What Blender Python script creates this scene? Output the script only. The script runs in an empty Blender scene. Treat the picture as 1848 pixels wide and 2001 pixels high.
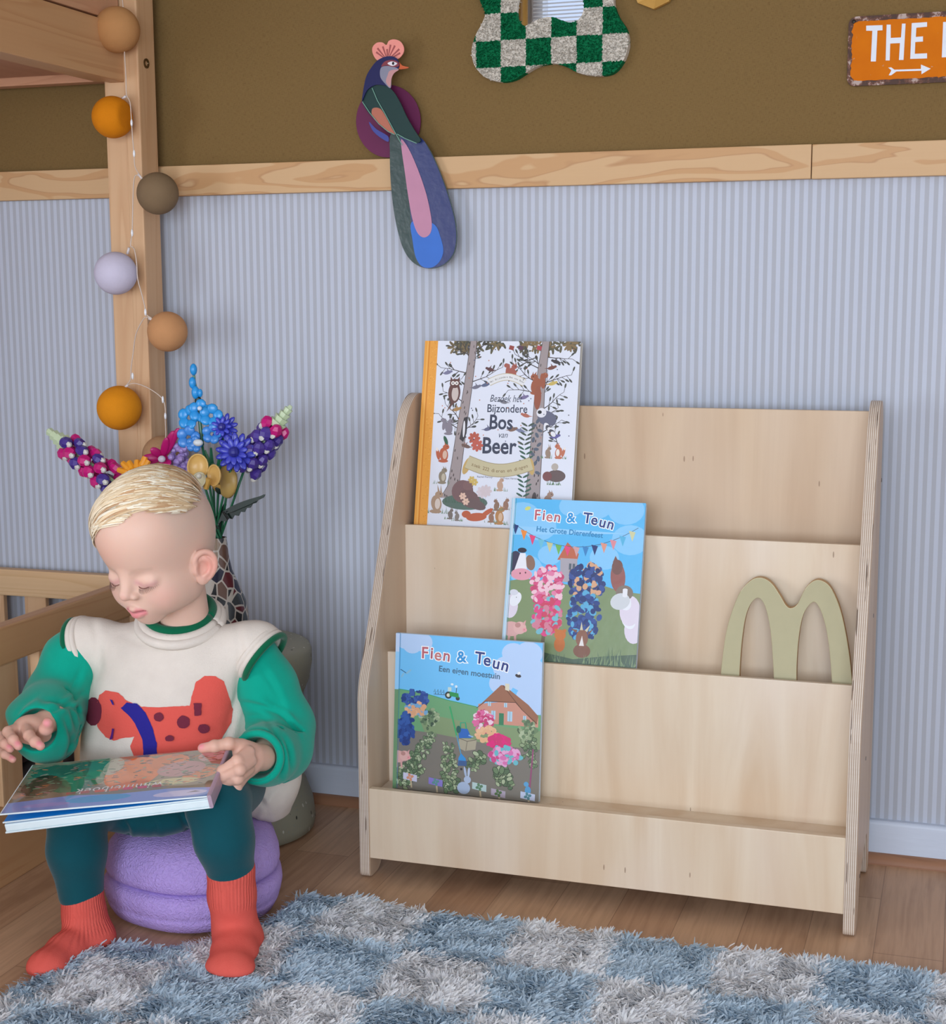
import bpy, bmesh, math, random
import numpy as np
from mathutils import Vector, Matrix
from mathutils.geometry import tessellate_polygon, delaunay_2d_cdt
from mathutils.bvhtree import BVHTree
random.seed(7); rng = np.random.RandomState(7)
SC = bpy.context.scene
COL = SC.collection
# ------------------------------------------------------------------ camera
F = 2944.6; CX, CY = 924.0, 1000.5
def _rot(pit, yaw, rol):
    fw = np.array([math.sin(yaw)*math.cos(pit), math.cos(yaw)*math.cos(pit), -math.sin(pit)])
    rt = np.cross(fw, [0, 0, 1.]); rt /= np.linalg.norm(rt); up = np.cross(rt, fw)
    c, s = math.cos(rol), math.sin(rol)
    return np.array([c*rt+s*up, -s*rt+c*up, fw])
RC = _rot(1.45176517e-01, -3.16800740e-01, -5.04257508e-03)
CAM = np.array([0, -2.5, 0.94166])
cd = bpy.data.cameras.new('camera'); cam = bpy.data.objects.new('camera', cd); COL.objects.link(cam)
cd.sensor_fit = 'HORIZONTAL'; cd.sensor_width = 36; cd.lens = F/1848*36; cd.clip_start = .05
m3 = Matrix((RC[0], RC[1], -RC[2])).transposed()
cam.matrix_world = Matrix.Translation(CAM) @ m3.to_4x4()
SC.camera = cam
# ------------------------------------------------------------------ view, world, lights
SC.view_settings.view_transform = 'Standard'; SC.view_settings.look = 'None'
SC.view_settings.gamma = 1; SC.view_settings.use_curve_mapping = False
SC.view_settings.exposure = -0.12
w = bpy.data.worlds.new('world'); SC.world = w; w.use_nodes = True
w.node_tree.nodes['Background'].inputs[0].default_value = (.62, .74, 1, 1)
w.node_tree.nodes['Background'].inputs[1].default_value = 1.2
def area(name, loc, rot, sx, sy, power, col):
    l = bpy.data.lights.new(name, 'AREA'); l.shape = 'RECTANGLE'; l.size = sx; l.size_y = sy
    l.energy = power; l.color = col
    o = bpy.data.objects.new(name, l); COL.objects.link(o); o.location = loc; o.rotation_euler = rot
    return o
WX0, WX1, WZ0, WZ1, WY = -1.90, 1.3, .35, 2.3, -4.2       # window in the wall behind the camera
LY0, LY1, LZ0, LZ1, LX = -3.6, -2.0, .25, 1.5, -2.5       # window in the left wall, towards the camera
area('daylight_window', ((-1.0+WX1)/2, WY-.12, (WZ0+1.70)/2), (math.radians(90), 0, 0), WX1+1.0, 1.70-WZ0, 104, (.84, .92, 1))
area('daylight_side', (LX-.10, (LY0+LY1)/2, (LZ0+LZ1)/2), (math.radians(90), 0, math.radians(-90)), LY1-LY0, LZ1-LZ0, 50, (.90, .95, 1))
# ------------------------------------------------------------------ projection onto real planes
def P(x, y, axis, val):
    d = RC.T @ np.array([(x-CX)/F, -(y-CY)/F, 1.]); t = (val-CAM[axis])/d[axis]
    return CAM + t*d
def Q(x, y, Y): return P(x, y, 1, Y)
# ------------------------------------------------------------------ colour and material helpers
def lin(c):
    if isinstance(c, str): c = tuple(int(c[i:i+2], 16) for i in (0, 2, 4))
    return tuple(((v/255)/12.92 if v/255 <= .04045 else ((v/255+.055)/1.055)**2.4) for v in c[:3])
class NT:
    def __init__(s, name):
        s.m = bpy.data.materials.new(name); s.m.use_nodes = True; s.t = s.m.node_tree
        s.b = s.t.nodes['Principled BSDF']; s.out = s.t.nodes['Material Output']
    def n(s, typ, **kw):
        nd = s.t.nodes.new(typ)
        for k, v in kw.items():
            if k.startswith('i_'): nd.inputs[int(k[2:]) if k[2:].isdigit() else k[2:].replace('_', ' ')].default_value = v
            else: setattr(nd, k, v)
        return nd
    def l(s, a, b): s.t.links.new(a, b)
    def co(s, kind='Object', scale=(1, 1, 1), rot=(0, 0, 0), loc=(0, 0, 0)):
        tc = s.n('ShaderNodeTexCoord'); mp = s.n('ShaderNodeMapping')
        mp.inputs['Scale'].default_value = scale; mp.inputs['Rotation'].default_value = rot; mp.inputs['Location'].default_value = loc
        s.l(tc.outputs[kind], mp.inputs[0]); return mp.outputs[0]
    def ramp(s, fac, stops, interp='LINEAR'):
        r = s.n('ShaderNodeValToRGB'); r.color_ramp.interpolation = interp
        e = r.color_ramp.elements
        while len(e) < len(stops): e.new(.5)
        for i, (p, c) in enumerate(stops): e[i].position = p; e[i].color = (*c[:3], 1)
        s.l(fac, r.inputs[0]); return r.outputs[0]
    def noise(s, vec, scale=5, detail=3, rough=.5, dist=0):
        nd = s.n('ShaderNodeTexNoise'); nd.inputs['Scale'].default_value = scale; nd.inputs['Detail'].default_value = detail
        nd.inputs['Roughness'].default_value = rough; nd.inputs['Distortion'].default_value = dist
        if vec is not None: s.l(vec, nd.inputs['Vector'])
        return nd.outputs[0]
    def mix(s, fac, a, b, mode='MIX'):
        nd = s.n('ShaderNodeMix', data_type='RGBA', blend_type=mode)
        if isinstance(fac, (int, float)): nd.inputs[0].default_value = fac
        else: s.l(fac, nd.inputs[0])
        for i, v in ((6, a), (7, b)):
            if isinstance(v, (tuple, list)): nd.inputs[i].default_value = (*v[:3], 1)
            else: s.l(v, nd.inputs[i])
        return nd.outputs[2]
    def math(s, op, a, b=None, c=None):
        nd = s.n('ShaderNodeMath', operation=op)
        for i, v in enumerate((a, b, c)):
            if v is None: continue
            if isinstance(v, (int, float)): nd.inputs[i].default_value = v
            else: s.l(v, nd.inputs[i])
        return nd.outputs[0]
    def sep(s, vec):
        nd = s.n('ShaderNodeSeparateXYZ'); s.l(vec, nd.inputs[0]); return nd.outputs
    def bump(s, h, strength=.3, dist=.002):
        nd = s.n('ShaderNodeBump'); nd.inputs['Strength'].default_value = strength; nd.inputs['Distance'].default_value = dist
        s.l(h, nd.inputs['Height']); s.l(nd.outputs[0], s.b.inputs['Normal']); return nd
    def fin(s, col=None, rough=.6, spec=.5, metal=0, **kw):
        if col is not None:
            if isinstance(col, (tuple, list)): s.b.inputs['Base Color'].default_value = (*col[:3], 1)
            else: s.l(col, s.b.inputs['Base Color'])
        if isinstance(rough, (int, float)): s.b.inputs['Roughness'].default_value = rough
        else: s.l(rough, s.b.inputs['Roughness'])
        s.b.inputs['Specular IOR Level'].default_value = spec; s.b.inputs['Metallic'].default_value = metal
        for k, v in kw.items(): s.b.inputs[k.replace('_', ' ')].default_value = v
        return s.m
_plain = {}
def plain(c, rough=.6, spec=.5, metal=0, **kw):
    key = (str(c), rough, spec, metal, str(kw))
    if key not in _plain:
        t = NT('plain_'+str(len(_plain))); cc = lin(c)
        nz = t.noise(t.co('Object'), 40, 3)
        col = t.mix(nz, tuple(v*.93 for v in cc), tuple(min(1, v*1.05) for v in cc))
        _plain[key] = t.fin(col, rough, spec, metal, **kw)
    return _plain[key]
def wood(name, axis, base, dark, knots=True, sc=1., rough=.5):
    """pine: growth rings stretched along an axis"""
    t = NT(name); s = [16*sc, 16*sc, 16*sc]; s[axis] = 1.1*sc
    v = t.co('Object', tuple(s))
    n1 = t.noise(v, 1.1, 2, .5, .6)
    ring = t.math('FRACT', t.math('MULTIPLY', n1, 7.0))
    ring = t.ramp(ring, [(0, (0, 0, 0)), (.55, (.15,)*3), (.9, (1,)*3), (1, (0, 0, 0))])
    s2 = [160*sc]*3; s2[axis] = 4*sc
    fine = t.noise(t.co('Object', tuple(s2)), 1., 3)
    s3 = [3.0]*3; s3[axis] = .8
    pat = t.noise(t.co('Object', tuple(s3)), 1.5, 2)
    col = t.mix(t.math('MULTIPLY', ring, .42), base, dark)
    col = t.mix(t.math('MULTIPLY', fine, .22), col, dark)
    col = t.mix(t.ramp(pat, [(.4, (0,)*3), (.7, (.30,)*3)]), col, dark)
    t.bump(fine, .12, .001)
    return t.fin(col, rough, .35)
def plywood(name, browner=False):
    t = NT(name)
    v = t.co('Object', (10, 10, 1.0))
    n1 = t.noise(v, 1.2, 4, .55, 1.0)
    pat = t.noise(t.co('Object', (3.5, 3.5, 1.2)), 1.6, 2)
    fine = t.noise(t.co('Object', (260, 260, 6)), 1, 2)
    base, dk, lt = (lin((208, 182, 152)), lin((172, 136, 104)), lin((216, 196, 174))) if browner else (lin((224, 206, 182)), lin((198, 166, 132)), lin((232, 219, 206)))
    col = t.mix(t.ramp(n1, [(.35, (0,)*3), (.75, (.7,)*3)]), base, dk)
    col = t.mix(t.ramp(pat, [(.45, (0,)*3), (.7, (.6,)*3)]), col, lt)
    col = t.mix(t.math('MULTIPLY', fine, .12), col, dk)
    # small mineral flecks along the grain
    vo = t.n('ShaderNodeTexVoronoi'); vo.inputs['Scale'].default_value = 1.0; t.l(t.co('Object', (60, 60, 14)), vo.inputs['Vector'])
    col2 = t.n('ShaderNodeSeparateColor'); t.l(vo.outputs['Color'], col2.inputs[0])
    fl = t.math('MULTIPLY', t.math('LESS_THAN', vo.outputs['Distance'], .07), t.math('GREATER_THAN', col2.outputs[0], .80 if browner else .90))
    col = t.mix(t.math('MULTIPLY', fl, .6), col, lin((120, 84, 60)))
    return t.fin(col, .42, .35)
def plyedge(name, x0, width, layers=13):
    """veneer layers across the thickness (object x), seen on every cut edge; faces keep the veneer look"""
    t = NT(name)
    s = t.sep(t.co('Object'))
    u = t.math('MULTIPLY', t.math('SUBTRACT', s[0], x0), layers/width)
    fr = t.math('FRACT', u)
    wob = t.noise(t.co('Object', (4, 60, 60)), 3, 3)
    st = t.ramp(fr, [(0, lin((216, 203, 190))), (.45, lin((230, 219, 206))), (.55, lin((160, 134, 112))), (.9, lin((176, 152, 132))), (1, lin((216, 203, 190)))])
    vo = t.noise(t.co('Object', (300, 14, 14)), 1, 2)
    st = t.mix(t.math('MULTIPLY', t.math('GREATER_THAN', vo, .66), .8), st, lin((70, 48, 36)))
    st = t.mix(t.math('MULTIPLY', wob, .25), st, lin((150, 126, 104)))
    g = t.n('ShaderNodeNewGeometry'); nx = t.math('ABSOLUTE', t.sep(g.outputs['Normal'])[0])
    face = t.noise(t.co('Object', (10, 12, 1.5)), 1.3, 4, .5, .8)
    fc = t.mix(t.ramp(face, [(.35, (0,)*3), (.75, (.7,)*3)]), lin((214, 190, 164)), lin((190, 158, 132)))
    col = t.mix(t.math('GREATER_THAN', nx, .7), st, fc)
    return t.fin(col, .45, .3)
def fabric(name, col, scale=700, bump=.35, rough=.9, var=.1, sheen=.2):
    t = NT(name); v = t.co('Object')
    n1 = t.noise(v, 30, 3); n2 = t.noise(v, scale, 2)
    c = lin(col)
    k = t.mix(n1, tuple(x*(1-var) for x in c), tuple(min(1, x*(1+var)) for x in c))
    t.bump(n2, bump, .0012)
    t.b.inputs['Sheen Weight'].default_value = sheen; t.b.inputs['Sheen Roughness'].default_value = .5
    return t.fin(k, rough, .15)
def vcol(name, rough=.5, spec=.4, sss=0, coat=0, bumpn=None):
    t = NT(name); a = t.n('ShaderNodeAttribute', attribute_name='Col')
    if bumpn: t.bump(t.noise(t.co('Object'), bumpn[0], 2), bumpn[1], bumpn[2])
    m = t.fin(a.outputs[0], rough, spec)
    if sss:
        t.b.inputs['Subsurface Weight'].default_value = sss; t.b.inputs['Subsurface Radius'].default_value = (1, .35, .2); t.b.inputs['Subsurface Scale'].default_value = .004
    if coat >= 1: t.b.inputs['Coat IOR'].default_value = 1.9
    t.b.inputs['Coat Weight'].default_value = coat; t.b.inputs['Coat Roughness'].default_value = .12 if coat < 1 else .03
    return m
# ------------------------------------------------------------------ object helpers
def tag(o, label=None, cat=None, group=None, kind=None):
    if label: o['label'] = label
    if cat: o['category'] = cat
    if group: o['group'] = group
    if kind: o['kind'] = kind
    return o
def empty(name, loc, label=None, cat=None, group=None):
    o = bpy.data.objects.new(name, None); COL.objects.link(o); o.location = loc; o.empty_display_size = .02
    return tag(o, label, cat, group)
def root_loc(p):
    v = Vector((0, 0, 0))
    while p is not None: v += p.location; p = p.parent
    return v
def mk(name, verts, faces, mat=None, parent=None, smooth=False, cols=None, local=False, mats=None, midx=None):
    """verts in world coordinates (local=True: in the parent's frame)"""
    me = bpy.data.meshes.new(name)
    verts = np.asarray(verts, dtype=np.float32)
    if isinstance(faces, np.ndarray):
        k = faces.shape[1]
        me.vertices.add(len(verts)); me.vertices.foreach_set('co', verts.ravel())
        me.loops.add(faces.size); me.loops.foreach_set('vertex_index', faces.astype(np.int32).ravel())
        me.polygons.add(len(faces)); me.polygons.foreach_set('loop_start', np.arange(0, faces.size, k, dtype=np.int32))
        me.polygons.foreach_set('loop_total', np.full(len(faces), k, dtype=np.int32))
        me.update(calc_edges=True)
    else:
        me.from_pydata([tuple(map(float, v)) for v in verts], [], [tuple(int(i) for i in f) for f in faces])
    me.validate()
    if cols is not None:
        a = me.color_attributes.new('Col', 'FLOAT_COLOR', 'POINT')
        c = np.ones((len(verts), 4), np.float32); c[:, :3] = cols; a.data.foreach_set('color', c.ravel())
    if mats:
        for m in mats: me.materials.append(m)
        if midx is not None: me.polygons.foreach_set('material_index', np.asarray(midx, np.int32))
    elif mat: me.materials.append(mat)
    if smooth: me.polygons.foreach_set('use_smooth', np.ones(len(me.polygons), bool))
    me.update()
    o = bpy.data.objects.new(name, me); COL.objects.link(o)
    if parent is not None:
        o.parent = parent
        if not local: o.location = -root_loc(parent)
    return o
class MB:
    """collects shapes; world coordinates"""
    def __init__(s): s.bm = bmesh.new()
    def box(s, x0, x1, y0, y1, z0, z1, M=None, bev=0):
        b = bmesh.new(); bmesh.ops.create_cube(b, size=1)
        for v in b.verts: v.co = Vector((x0+(x1-x0)*(v.co.x+.5), y0+(y1-y0)*(v.co.y+.5), z0+(z1-z0)*(v.co.z+.5)))
        if bev: bmesh.ops.bevel(b, geom=b.edges[:], offset=bev, segments=2, affect='EDGES', profile=.6)
        if M is not None: b.transform(M)
        s._merge(b); return s
    def _merge(s, b):
        me = bpy.data.meshes.new('t'); b.to_mesh(me); s.bm.from_mesh(me); bpy.data.meshes.remove(me); b.free()
    def prism(s, outer, fn, w0, w1, holes=(), bev=0):
        """outer: 2D loop, fn(u,v,w)->3D"""
        loops = [outer]+list(holes); flat = [p for L in loops for p in L]
        tris = tessellate_polygon([[Vector((p[0], p[1], 0)) for p in L] for L in loops])
        b = bmesh.new()
        A = [b.verts.new(fn(p[0], p[1], w0)) for p in flat]; B = [b.verts.new(fn(p[0], p[1], w1)) for p in flat]
        for t in tris:
            try: b.faces.new([A[i] for i in t])
            except ValueError: pass
            try: b.faces.new([B[i] for i in reversed(t)])
            except ValueError: pass
        k = 0
        for L in loops:
            n = len(L)
            for i in range(n):
                a, c = k+i, k+(i+1) % n
                try: b.faces.new([A[a], A[c], B[c], B[a]])
                except ValueError: pass
            k += n
        bmesh.ops.recalc_face_normals(b, faces=b.faces[:])
        if bev:
            ed = [e for e in b.edges if len(e.link_faces) == 2 and e.calc_face_angle(0) > .9 and abs(e.calc_face_angle(0)-math.pi/2) < .35]
            bmesh.ops.bevel(b, geom=ed, offset=bev, segments=2, affect='EDGES', profile=.6)
        s._merge(b); return s
    def tube(s, pts, r, n=8, cap=True):
        pts = [Vector(p) for p in pts]; rs = r if isinstance(r, (list, tuple)) else [r]*len(pts)
        b = bmesh.new(); rings = []; up = None
        for i, p in enumerate(pts):
            d = (pts[min(i+1, len(pts)-1)]-pts[max(i-1, 0)]).normalized()
            if up is None: up = d.orthogonal().normalized()
            up = (up-d*up.dot(d)).normalized(); sd = d.cross(up)
            rings.append([b.verts.new(p+(up*math.cos(a)+sd*math.sin(a))*rs[i]) for a in [2*math.pi*k/n for k in range(n)]])
        for i in range(len(rings)-1):
            for k in range(n): b.faces.new([rings[i][k], rings[i][(k+1) % n], rings[i+1][(k+1) % n], rings[i+1][k]])
        if cap: b.faces.new(rings[0][::-1]); b.faces.new(rings[-1])
        bmesh.ops.recalc_face_normals(b, faces=b.faces[:])
        s._merge(b); return s
    def lathe(s, prof, c, n=48, rad=None):
        """prof: (r,z) list; rad(theta)-> factor"""
        b = bmesh.new(); rings = []
        for r, z in prof:
            if r < 1e-5: rings.append([b.verts.new((c[0], c[1], c[2]+z))]); continue
            rings.append([b.verts.new((c[0]+r*(rad(a) if rad else 1)*math.cos(a), c[1]+r*(rad(a) if rad else 1)*math.sin(a), c[2]+z)) for a in [2*math.pi*k/n for k in range(n)]])
        for i in range(len(rings)-1):
            A, B = rings[i], rings[i+1]
            for k in range(n):
                k2 = (k+1) % n
                if len(A) == 1: b.faces.new([A[0], B[k], B[k2]])
                elif len(B) == 1: b.faces.new([A[k], A[k2], B[0]])
                else: b.faces.new([A[k], A[k2], B[k2], B[k]])
        if len(rings[0]) > 1: b.faces.new(rings[0][::-1])
        if len(rings[-1]) > 1: b.faces.new(rings[-1])
        bmesh.ops.recalc_face_normals(b, faces=b.faces[:])
        s._merge(b); return s
    def ell(s, c, r, M=None, seg=16, rings=10):
        b = bmesh.new(); bmesh.ops.create_uvsphere(b, u_segments=seg, v_segments=rings, radius=1)
        for v in b.verts: v.co = Vector((v.co.x*r[0], v.co.y*r[1], v.co.z*r[2]))
        if M is not None: b.transform(M)
        b.transform(Matrix.Translation(c)); s._merge(b); return s
    def build(s, name, mat, parent=None, smooth=False):
        me = bpy.data.meshes.new(name); s.bm.to_mesh(me); s.bm.free()
        if mat: me.materials.append(mat)
        if smooth:
            me.polygons.foreach_set('use_smooth', np.ones(len(me.polygons), bool))
            if smooth == 'edge':
                try: me.set_sharp_from_angle(angle=math.radians(40))
                except Exception: pass
        me.update(); o = bpy.data.objects.new(name, me); COL.objects.link(o)
        if parent is not None: o.parent = parent; o.location = -root_loc(parent)
        return o
def rounded(pts, r, n=6):
    """round the corners of a 2D polygon; r: radius or list"""
    out = []; N = len(pts)
    for i in range(N):
        rr = r[i] if isinstance(r, (list, tuple)) else r
        p = np.array(pts[i], float); a = np.array(pts[i-1], float)-p; b = np.array(pts[(i+1) % N], float)-p
        la, lb = np.linalg.norm(a), np.linalg.norm(b); d = min(rr, la*.49, lb*.49)
        if rr <= 0: out.append(tuple(p)); continue
        A, B = p+a/la*d, p+b/lb*d
        for k in range(n+1):
            t = k/n; q = (1-t)**2*A+2*t*(1-t)*p+t*t*B; out.append(tuple(q))
    return out
def smoothloop(pts, sub=5, closed=True):
    """Catmull-Rom through the points"""
    N = len(pts); out = []; pts = [np.array(p, float) for p in pts]
    for i in range(N if closed else N-1):
        p0 = pts[i-1] if closed or i > 0 else pts[0]; p1 = pts[i]; p2 = pts[(i+1) % N] if closed else pts[i+1]
        p3 = pts[(i+2) % N] if closed else pts[min(i+2, N-1)]
        for k in range(sub):
            t = k/sub
            out.append(tuple(.5*((2*p1)+(-p0+p2)*t+(2*p0-5*p1+4*p2-p3)*t*t+(-p0+3*p1-3*p2+p3)*t**3)))
    if not closed: out.append(tuple(pts[-1]))
    return out
# ------------------------------------------------------------------ text outlines
def text_tris(body, size=1., shear=0, offset=0, spacing=1., align='LEFT', bold=0):
    c = bpy.data.curves.new('t', 'FONT'); c.body = body; c.size = size; c.shear = shear; c.offset = offset+bold
    c.space_character = spacing; c.align_x = align; c.resolution_u = 3
    o = bpy.data.objects.new('t', c); COL.objects.link(o)
    bpy.context.view_layer.update()
    me = o.evaluated_get(bpy.context.evaluated_depsgraph_get()).to_mesh()
    v = np.array([tuple(q.co) for q in me.vertices]).reshape(-1, 3); f = [tuple(p.vertices) for p in me.polygons]
    o.evaluated_get(bpy.context.evaluated_depsgraph_get()).to_mesh_clear()
    bpy.data.objects.remove(o); bpy.data.curves.remove(c)
    return v, f
# ------------------------------------------------------------------ flat printed art: stacked coloured shapes on one sheet
def clip(poly, x0, y0, x1, y1):
    def cl(ps, ins, inter):
        out = []
        for i in range(len(ps)):
            a, b = ps[i-1], ps[i]
            if ins(b):
                if not ins(a): out.append(inter(a, b))
                out.append(b)
            elif ins(a): out.append(inter(a, b))
        return out
    def ix(v): return lambda a, b: (v, a[1]+(b[1]-a[1])*(v-a[0])/(b[0]-a[0]))
    def iy(v): return lambda a, b: (a[0]+(b[0]-a[0])*(v-a[1])/(b[1]-a[1]), v)
    for ins, it in ((lambda p: p[0] >= x0, ix(x0)), (lambda p: p[0] <= x1, ix(x1)), (lambda p: p[1] >= y0, iy(y0)), (lambda p: p[1] <= y1, iy(y1))):
        poly = cl(poly, ins, it)
        if len(poly) < 3: return []
    return poly
class Art:
    """coordinates in units of the sheet; a shape lies one thin layer above whatever it overlaps"""
    def __init__(s, W, H, clipping=True): s.W, s.H = W, H; s.v = []; s.f = []; s.c = []; s.B = np.zeros((8000, 5)); s.nb = 0; s.cl = clipping
    def _z(s, pts):
        q = np.asarray(pts, float)[:, :2]; a, b = q.min(0), q.max(0); B = s.B[:s.nb]
        m = (B[:, 0] < b[0]) & (B[:, 2] > a[0]) & (B[:, 1] < b[1]) & (B[:, 3] > a[1]); k = (B[m, 4].max() if m.any() else 0)+1
        s.B[s.nb] = (a[0], a[1], b[0], b[1], k); s.nb += 1; return k*.000008
    def poly(s, pts, col, z=None):
        pts = [(float(p[0]), float(p[1])) for p in pts]
        if s.cl: pts = clip(pts, 0, 0, s.W, s.H)
        if len(pts) < 3: return
        z = s._z(pts) if z is None else z; b = len(s.v); c = lin(col)
        for t in tessellate_polygon([[Vector((p[0], p[1], 0)) for p in pts]]):
            s.f.append(tuple(b+i for i in t))
        s.v += [(p[0], p[1], z) for p in pts]; s.c += [c]*len(pts)
    def ell(s, x, y, rx, ry, col, rot=0, n=20, a0=0, a1=360):
        ca, sa = math.cos(math.radians(rot)), math.sin(math.radians(rot)); pts = []
        N = n if a1-a0 >= 360 else n+1
        for i in range(N):
            a = math.radians(a0+(a1-a0)*i/n); u, v = rx*math.cos(a), ry*math.sin(a); pts.append((x+u*ca-v*sa, y+u*sa+v*ca))
        s.poly(pts, col)
    def line(s, pts, w, col, taper=1.):
        pts = [np.array(p, float) for p in pts]; L, R_ = [], []; n = len(pts)
        for i, p in enumerate(pts):
            d = pts[min(i+1, n-1)]-pts[max(i-1, 0)]; d = d/(np.linalg.norm(d)+1e-9); nn = np.array([-d[1], d[0]])
            ww = w/2*(1+(taper-1)*i/max(1, n-1)); L.append(p+nn*ww); R_.append(p-nn*ww)
        z = s._z(L+R_)
        for i in range(n-1): s.poly([L[i], L[i+1], R_[i+1], R_[i]], col, z)
    def leafs(s, x, y, n, ln, col, rot0=0, spread=360, w=.35):
        for i in range(n):
            a = rot0+spread*i/n; s.ell(x+math.cos(math.radians(a))*ln*.6, y+math.sin(math.radians(a))*ln*.6, ln*.5, ln*w*.5, col, a, 8)
    def text(s, body, x, y, size, col, rot=0, outline=None, ocol='ffffff', sx=1., offset=0, **kw):
        for k, (off, cc) in enumerate(([(outline, ocol)] if outline else [])+[(0, col)]):
            v, f = text_tris(body, size, offset=off+offset, **kw); b = len(s.v)
            if not len(v): continue
            ca, sa = math.cos(math.radians(rot)), math.sin(math.radians(rot)); pp = [(x+q[0]*sx*ca-q[1]*sa, y+q[0]*sx*sa+q[1]*ca) for q in v]; z = s._z(pp)
            for q in pp: s.v.append((q[0], q[1], z)); s.c.append(lin(cc))
            s.f += [tuple(b+i for i in t) for t in f]
    def build(s, name, fn, mat, parent):
        v = [fn(*q) for q in s.v]
        return mk(name, v, s.f, mat, parent, cols=np.array(s.c))
# ------------------------------------------------------------------ signed distance modelling
class Field:
    def __init__(s, lo, hi, h):
        s.lo = np.array(lo, float); s.h = h; s.n = np.ceil((np.array(hi)-s.lo)/h).astype(int)+1
        s.f = np.full(s.n, .06, np.float32)
    def _sl(s, lo, hi):
        a = np.maximum(0, np.floor((np.array(lo)-s.lo)/s.h).astype(int)); b = np.minimum(s.n, np.ceil((np.array(hi)-s.lo)/s.h).astype(int)+1)
        if np.any(b <= a): return None, None
        g = [s.lo[i]+s.h*np.arange(a[i], b[i]) for i in range(3)]
        X, Y, Z = np.meshgrid(*g, indexing='ij')
        return tuple(slice(a[i], b[i]) for i in range(3)), np.stack([X, Y, Z], -1).astype(np.float32)
    def op(s, fn, lo, hi, k, mode='u'):
        sl, G = s._sl(lo, hi)
        if sl is None: return
        d = fn(G).astype(np.float32); f = s.f[sl]
        if mode == 'u':
            h = np.maximum(k-np.abs(f-d), 0)/k if k > 0 else 0
            s.f[sl] = np.minimum(f, d)-h*h*k*.25
        else:
            d = -d; h = np.maximum(k-np.abs(f-d), 0)/k if k > 0 else 0
            s.f[sl] = np.maximum(f, d)+h*h*k*.25
    def ell(s, c, r, k=.01, M=None, mode='u'):
        c = np.array(c, float); r = np.array(r, float); R_ = r.max()+max(k, s.h*2)+.004
        def fn(G):
            p = G-c
            if M is not None: p = p @ M
            k0 = np.sqrt(((p/r)**2).sum(-1))+1e-9; k1 = np.sqrt(((p/(r*r))**2).sum(-1))+1e-9
            return k0*(k0-1)/k1
        s.op(fn, c-R_, c+R_, k, mode)
    def cap(s, a, b, ra, rb, k=.01, mode='u'):
        a = np.array(a, float); b = np.array(b, float); m = max(ra, rb)+max(k, s.h*2)+.004
        def fn(G):
            ab = b-a; t = np.clip(((G-a)@ab)/(ab@ab+1e-12), 0, 1)
            return np.linalg.norm(G-(a+t[..., None]*ab), axis=-1)-(ra+(rb-ra)*t)
        s.op(fn, np.minimum(a, b)-m, np.maximum(a, b)+m, k, mode)
    def chain(s, pts, rs, k=.008, mode='u'):
        for i in range(len(pts)-1): s.cap(pts[i], pts[i+1], rs[i], rs[i+1], k, mode)
    def whole(s, fn, k=0, mode='u'):
        s.op(fn, s.lo, s.lo+s.n*s.h, k, mode)
    def mesh(s):
        f = s.f; ins = f < 0
        o = [(i, j, k) for i in (0, 1) for j in (0, 1) for k in (0, 1)]
        nx, ny, nz = f.shape
        cut = lambda A, q: A[q[0]:nx-1+q[0], q[1]:ny-1+q[1], q[2]:nz-1+q[2]]
        c = np.zeros((nx-1, ny-1, nz-1), np.int8)
        for q in o: c += cut(ins, q)
        act = (c > 0) & (c < 8); idx = np.full(act.shape, -1, np.int32); idx[act] = np.arange(act.sum())
        I = np.argwhere(act); pos = np.zeros((len(I), 3)); cnt = np.zeros(len(I))
        for a in o:
            for ax in range(3):
                if a[ax]: continue
                b = list(a); b[ax] = 1
                fa = f[I[:, 0]+a[0], I[:, 1]+a[1], I[:, 2]+a[2]]; fb = f[I[:, 0]+b[0], I[:, 1]+b[1], I[:, 2]+b[2]]
                m = (fa < 0) != (fb < 0); t = fa[m]/(fa[m]-fb[m])
                p = np.tile(np.array(a, float), (m.sum(), 1)); p[:, ax] += t; pos[m] += p; cnt[m] += 1
        V = s.lo+(I+pos/cnt[:, None])*s.h
        Fs = []
        for ax in range(3):
            u, v = (ax+1) % 3, (ax+2) % 3
            sa = [slice(0, n) for n in f.shape]; sb = list(sa); sa[ax] = slice(0, -1); sb[ax] = slice(1, None)
            sa[u] = sb[u] = slice(1, -1); sa[v] = sb[v] = slice(1, -1)
            A, B = ins[tuple(sa)], ins[tuple(sb)]; E = np.argwhere(A != B); fl = A[A != B]
            E[:, u] += 1; E[:, v] += 1
            def g(du, dv):
                e = E.copy(); e[:, u] -= du; e[:, v] -= dv; return idx[e[:, 0], e[:, 1], e[:, 2]]
            q = np.stack([g(1, 1), g(0, 1), g(0, 0), g(1, 0)], 1); q[~fl] = q[~fl][:, ::-1]; Fs.append(q)
        Fq = np.concatenate(Fs); Fq = Fq[(Fq >= 0).all(1)]
        return V, Fq
def join_vf(parts):
    V, Fq, b = [], [], 0
    for v, f in parts: V.append(v); Fq.append(f+b); b += len(v)
    return np.concatenate(V), np.concatenate(Fq)
def eul(a, b, c):
    ca, sa, cb, sb, cc, sc = math.cos(a), math.sin(a), math.cos(b), math.sin(b), math.cos(c), math.sin(c)
    return np.array([[ca, -sa, 0], [sa, ca, 0], [0, 0, 1]]) @ np.array([[1, 0, 0], [0, cb, -sb], [0, sb, cb]]) @ np.array([[cc, 0, sc], [0, 1, 0], [-sc, 0, cc]])
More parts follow.
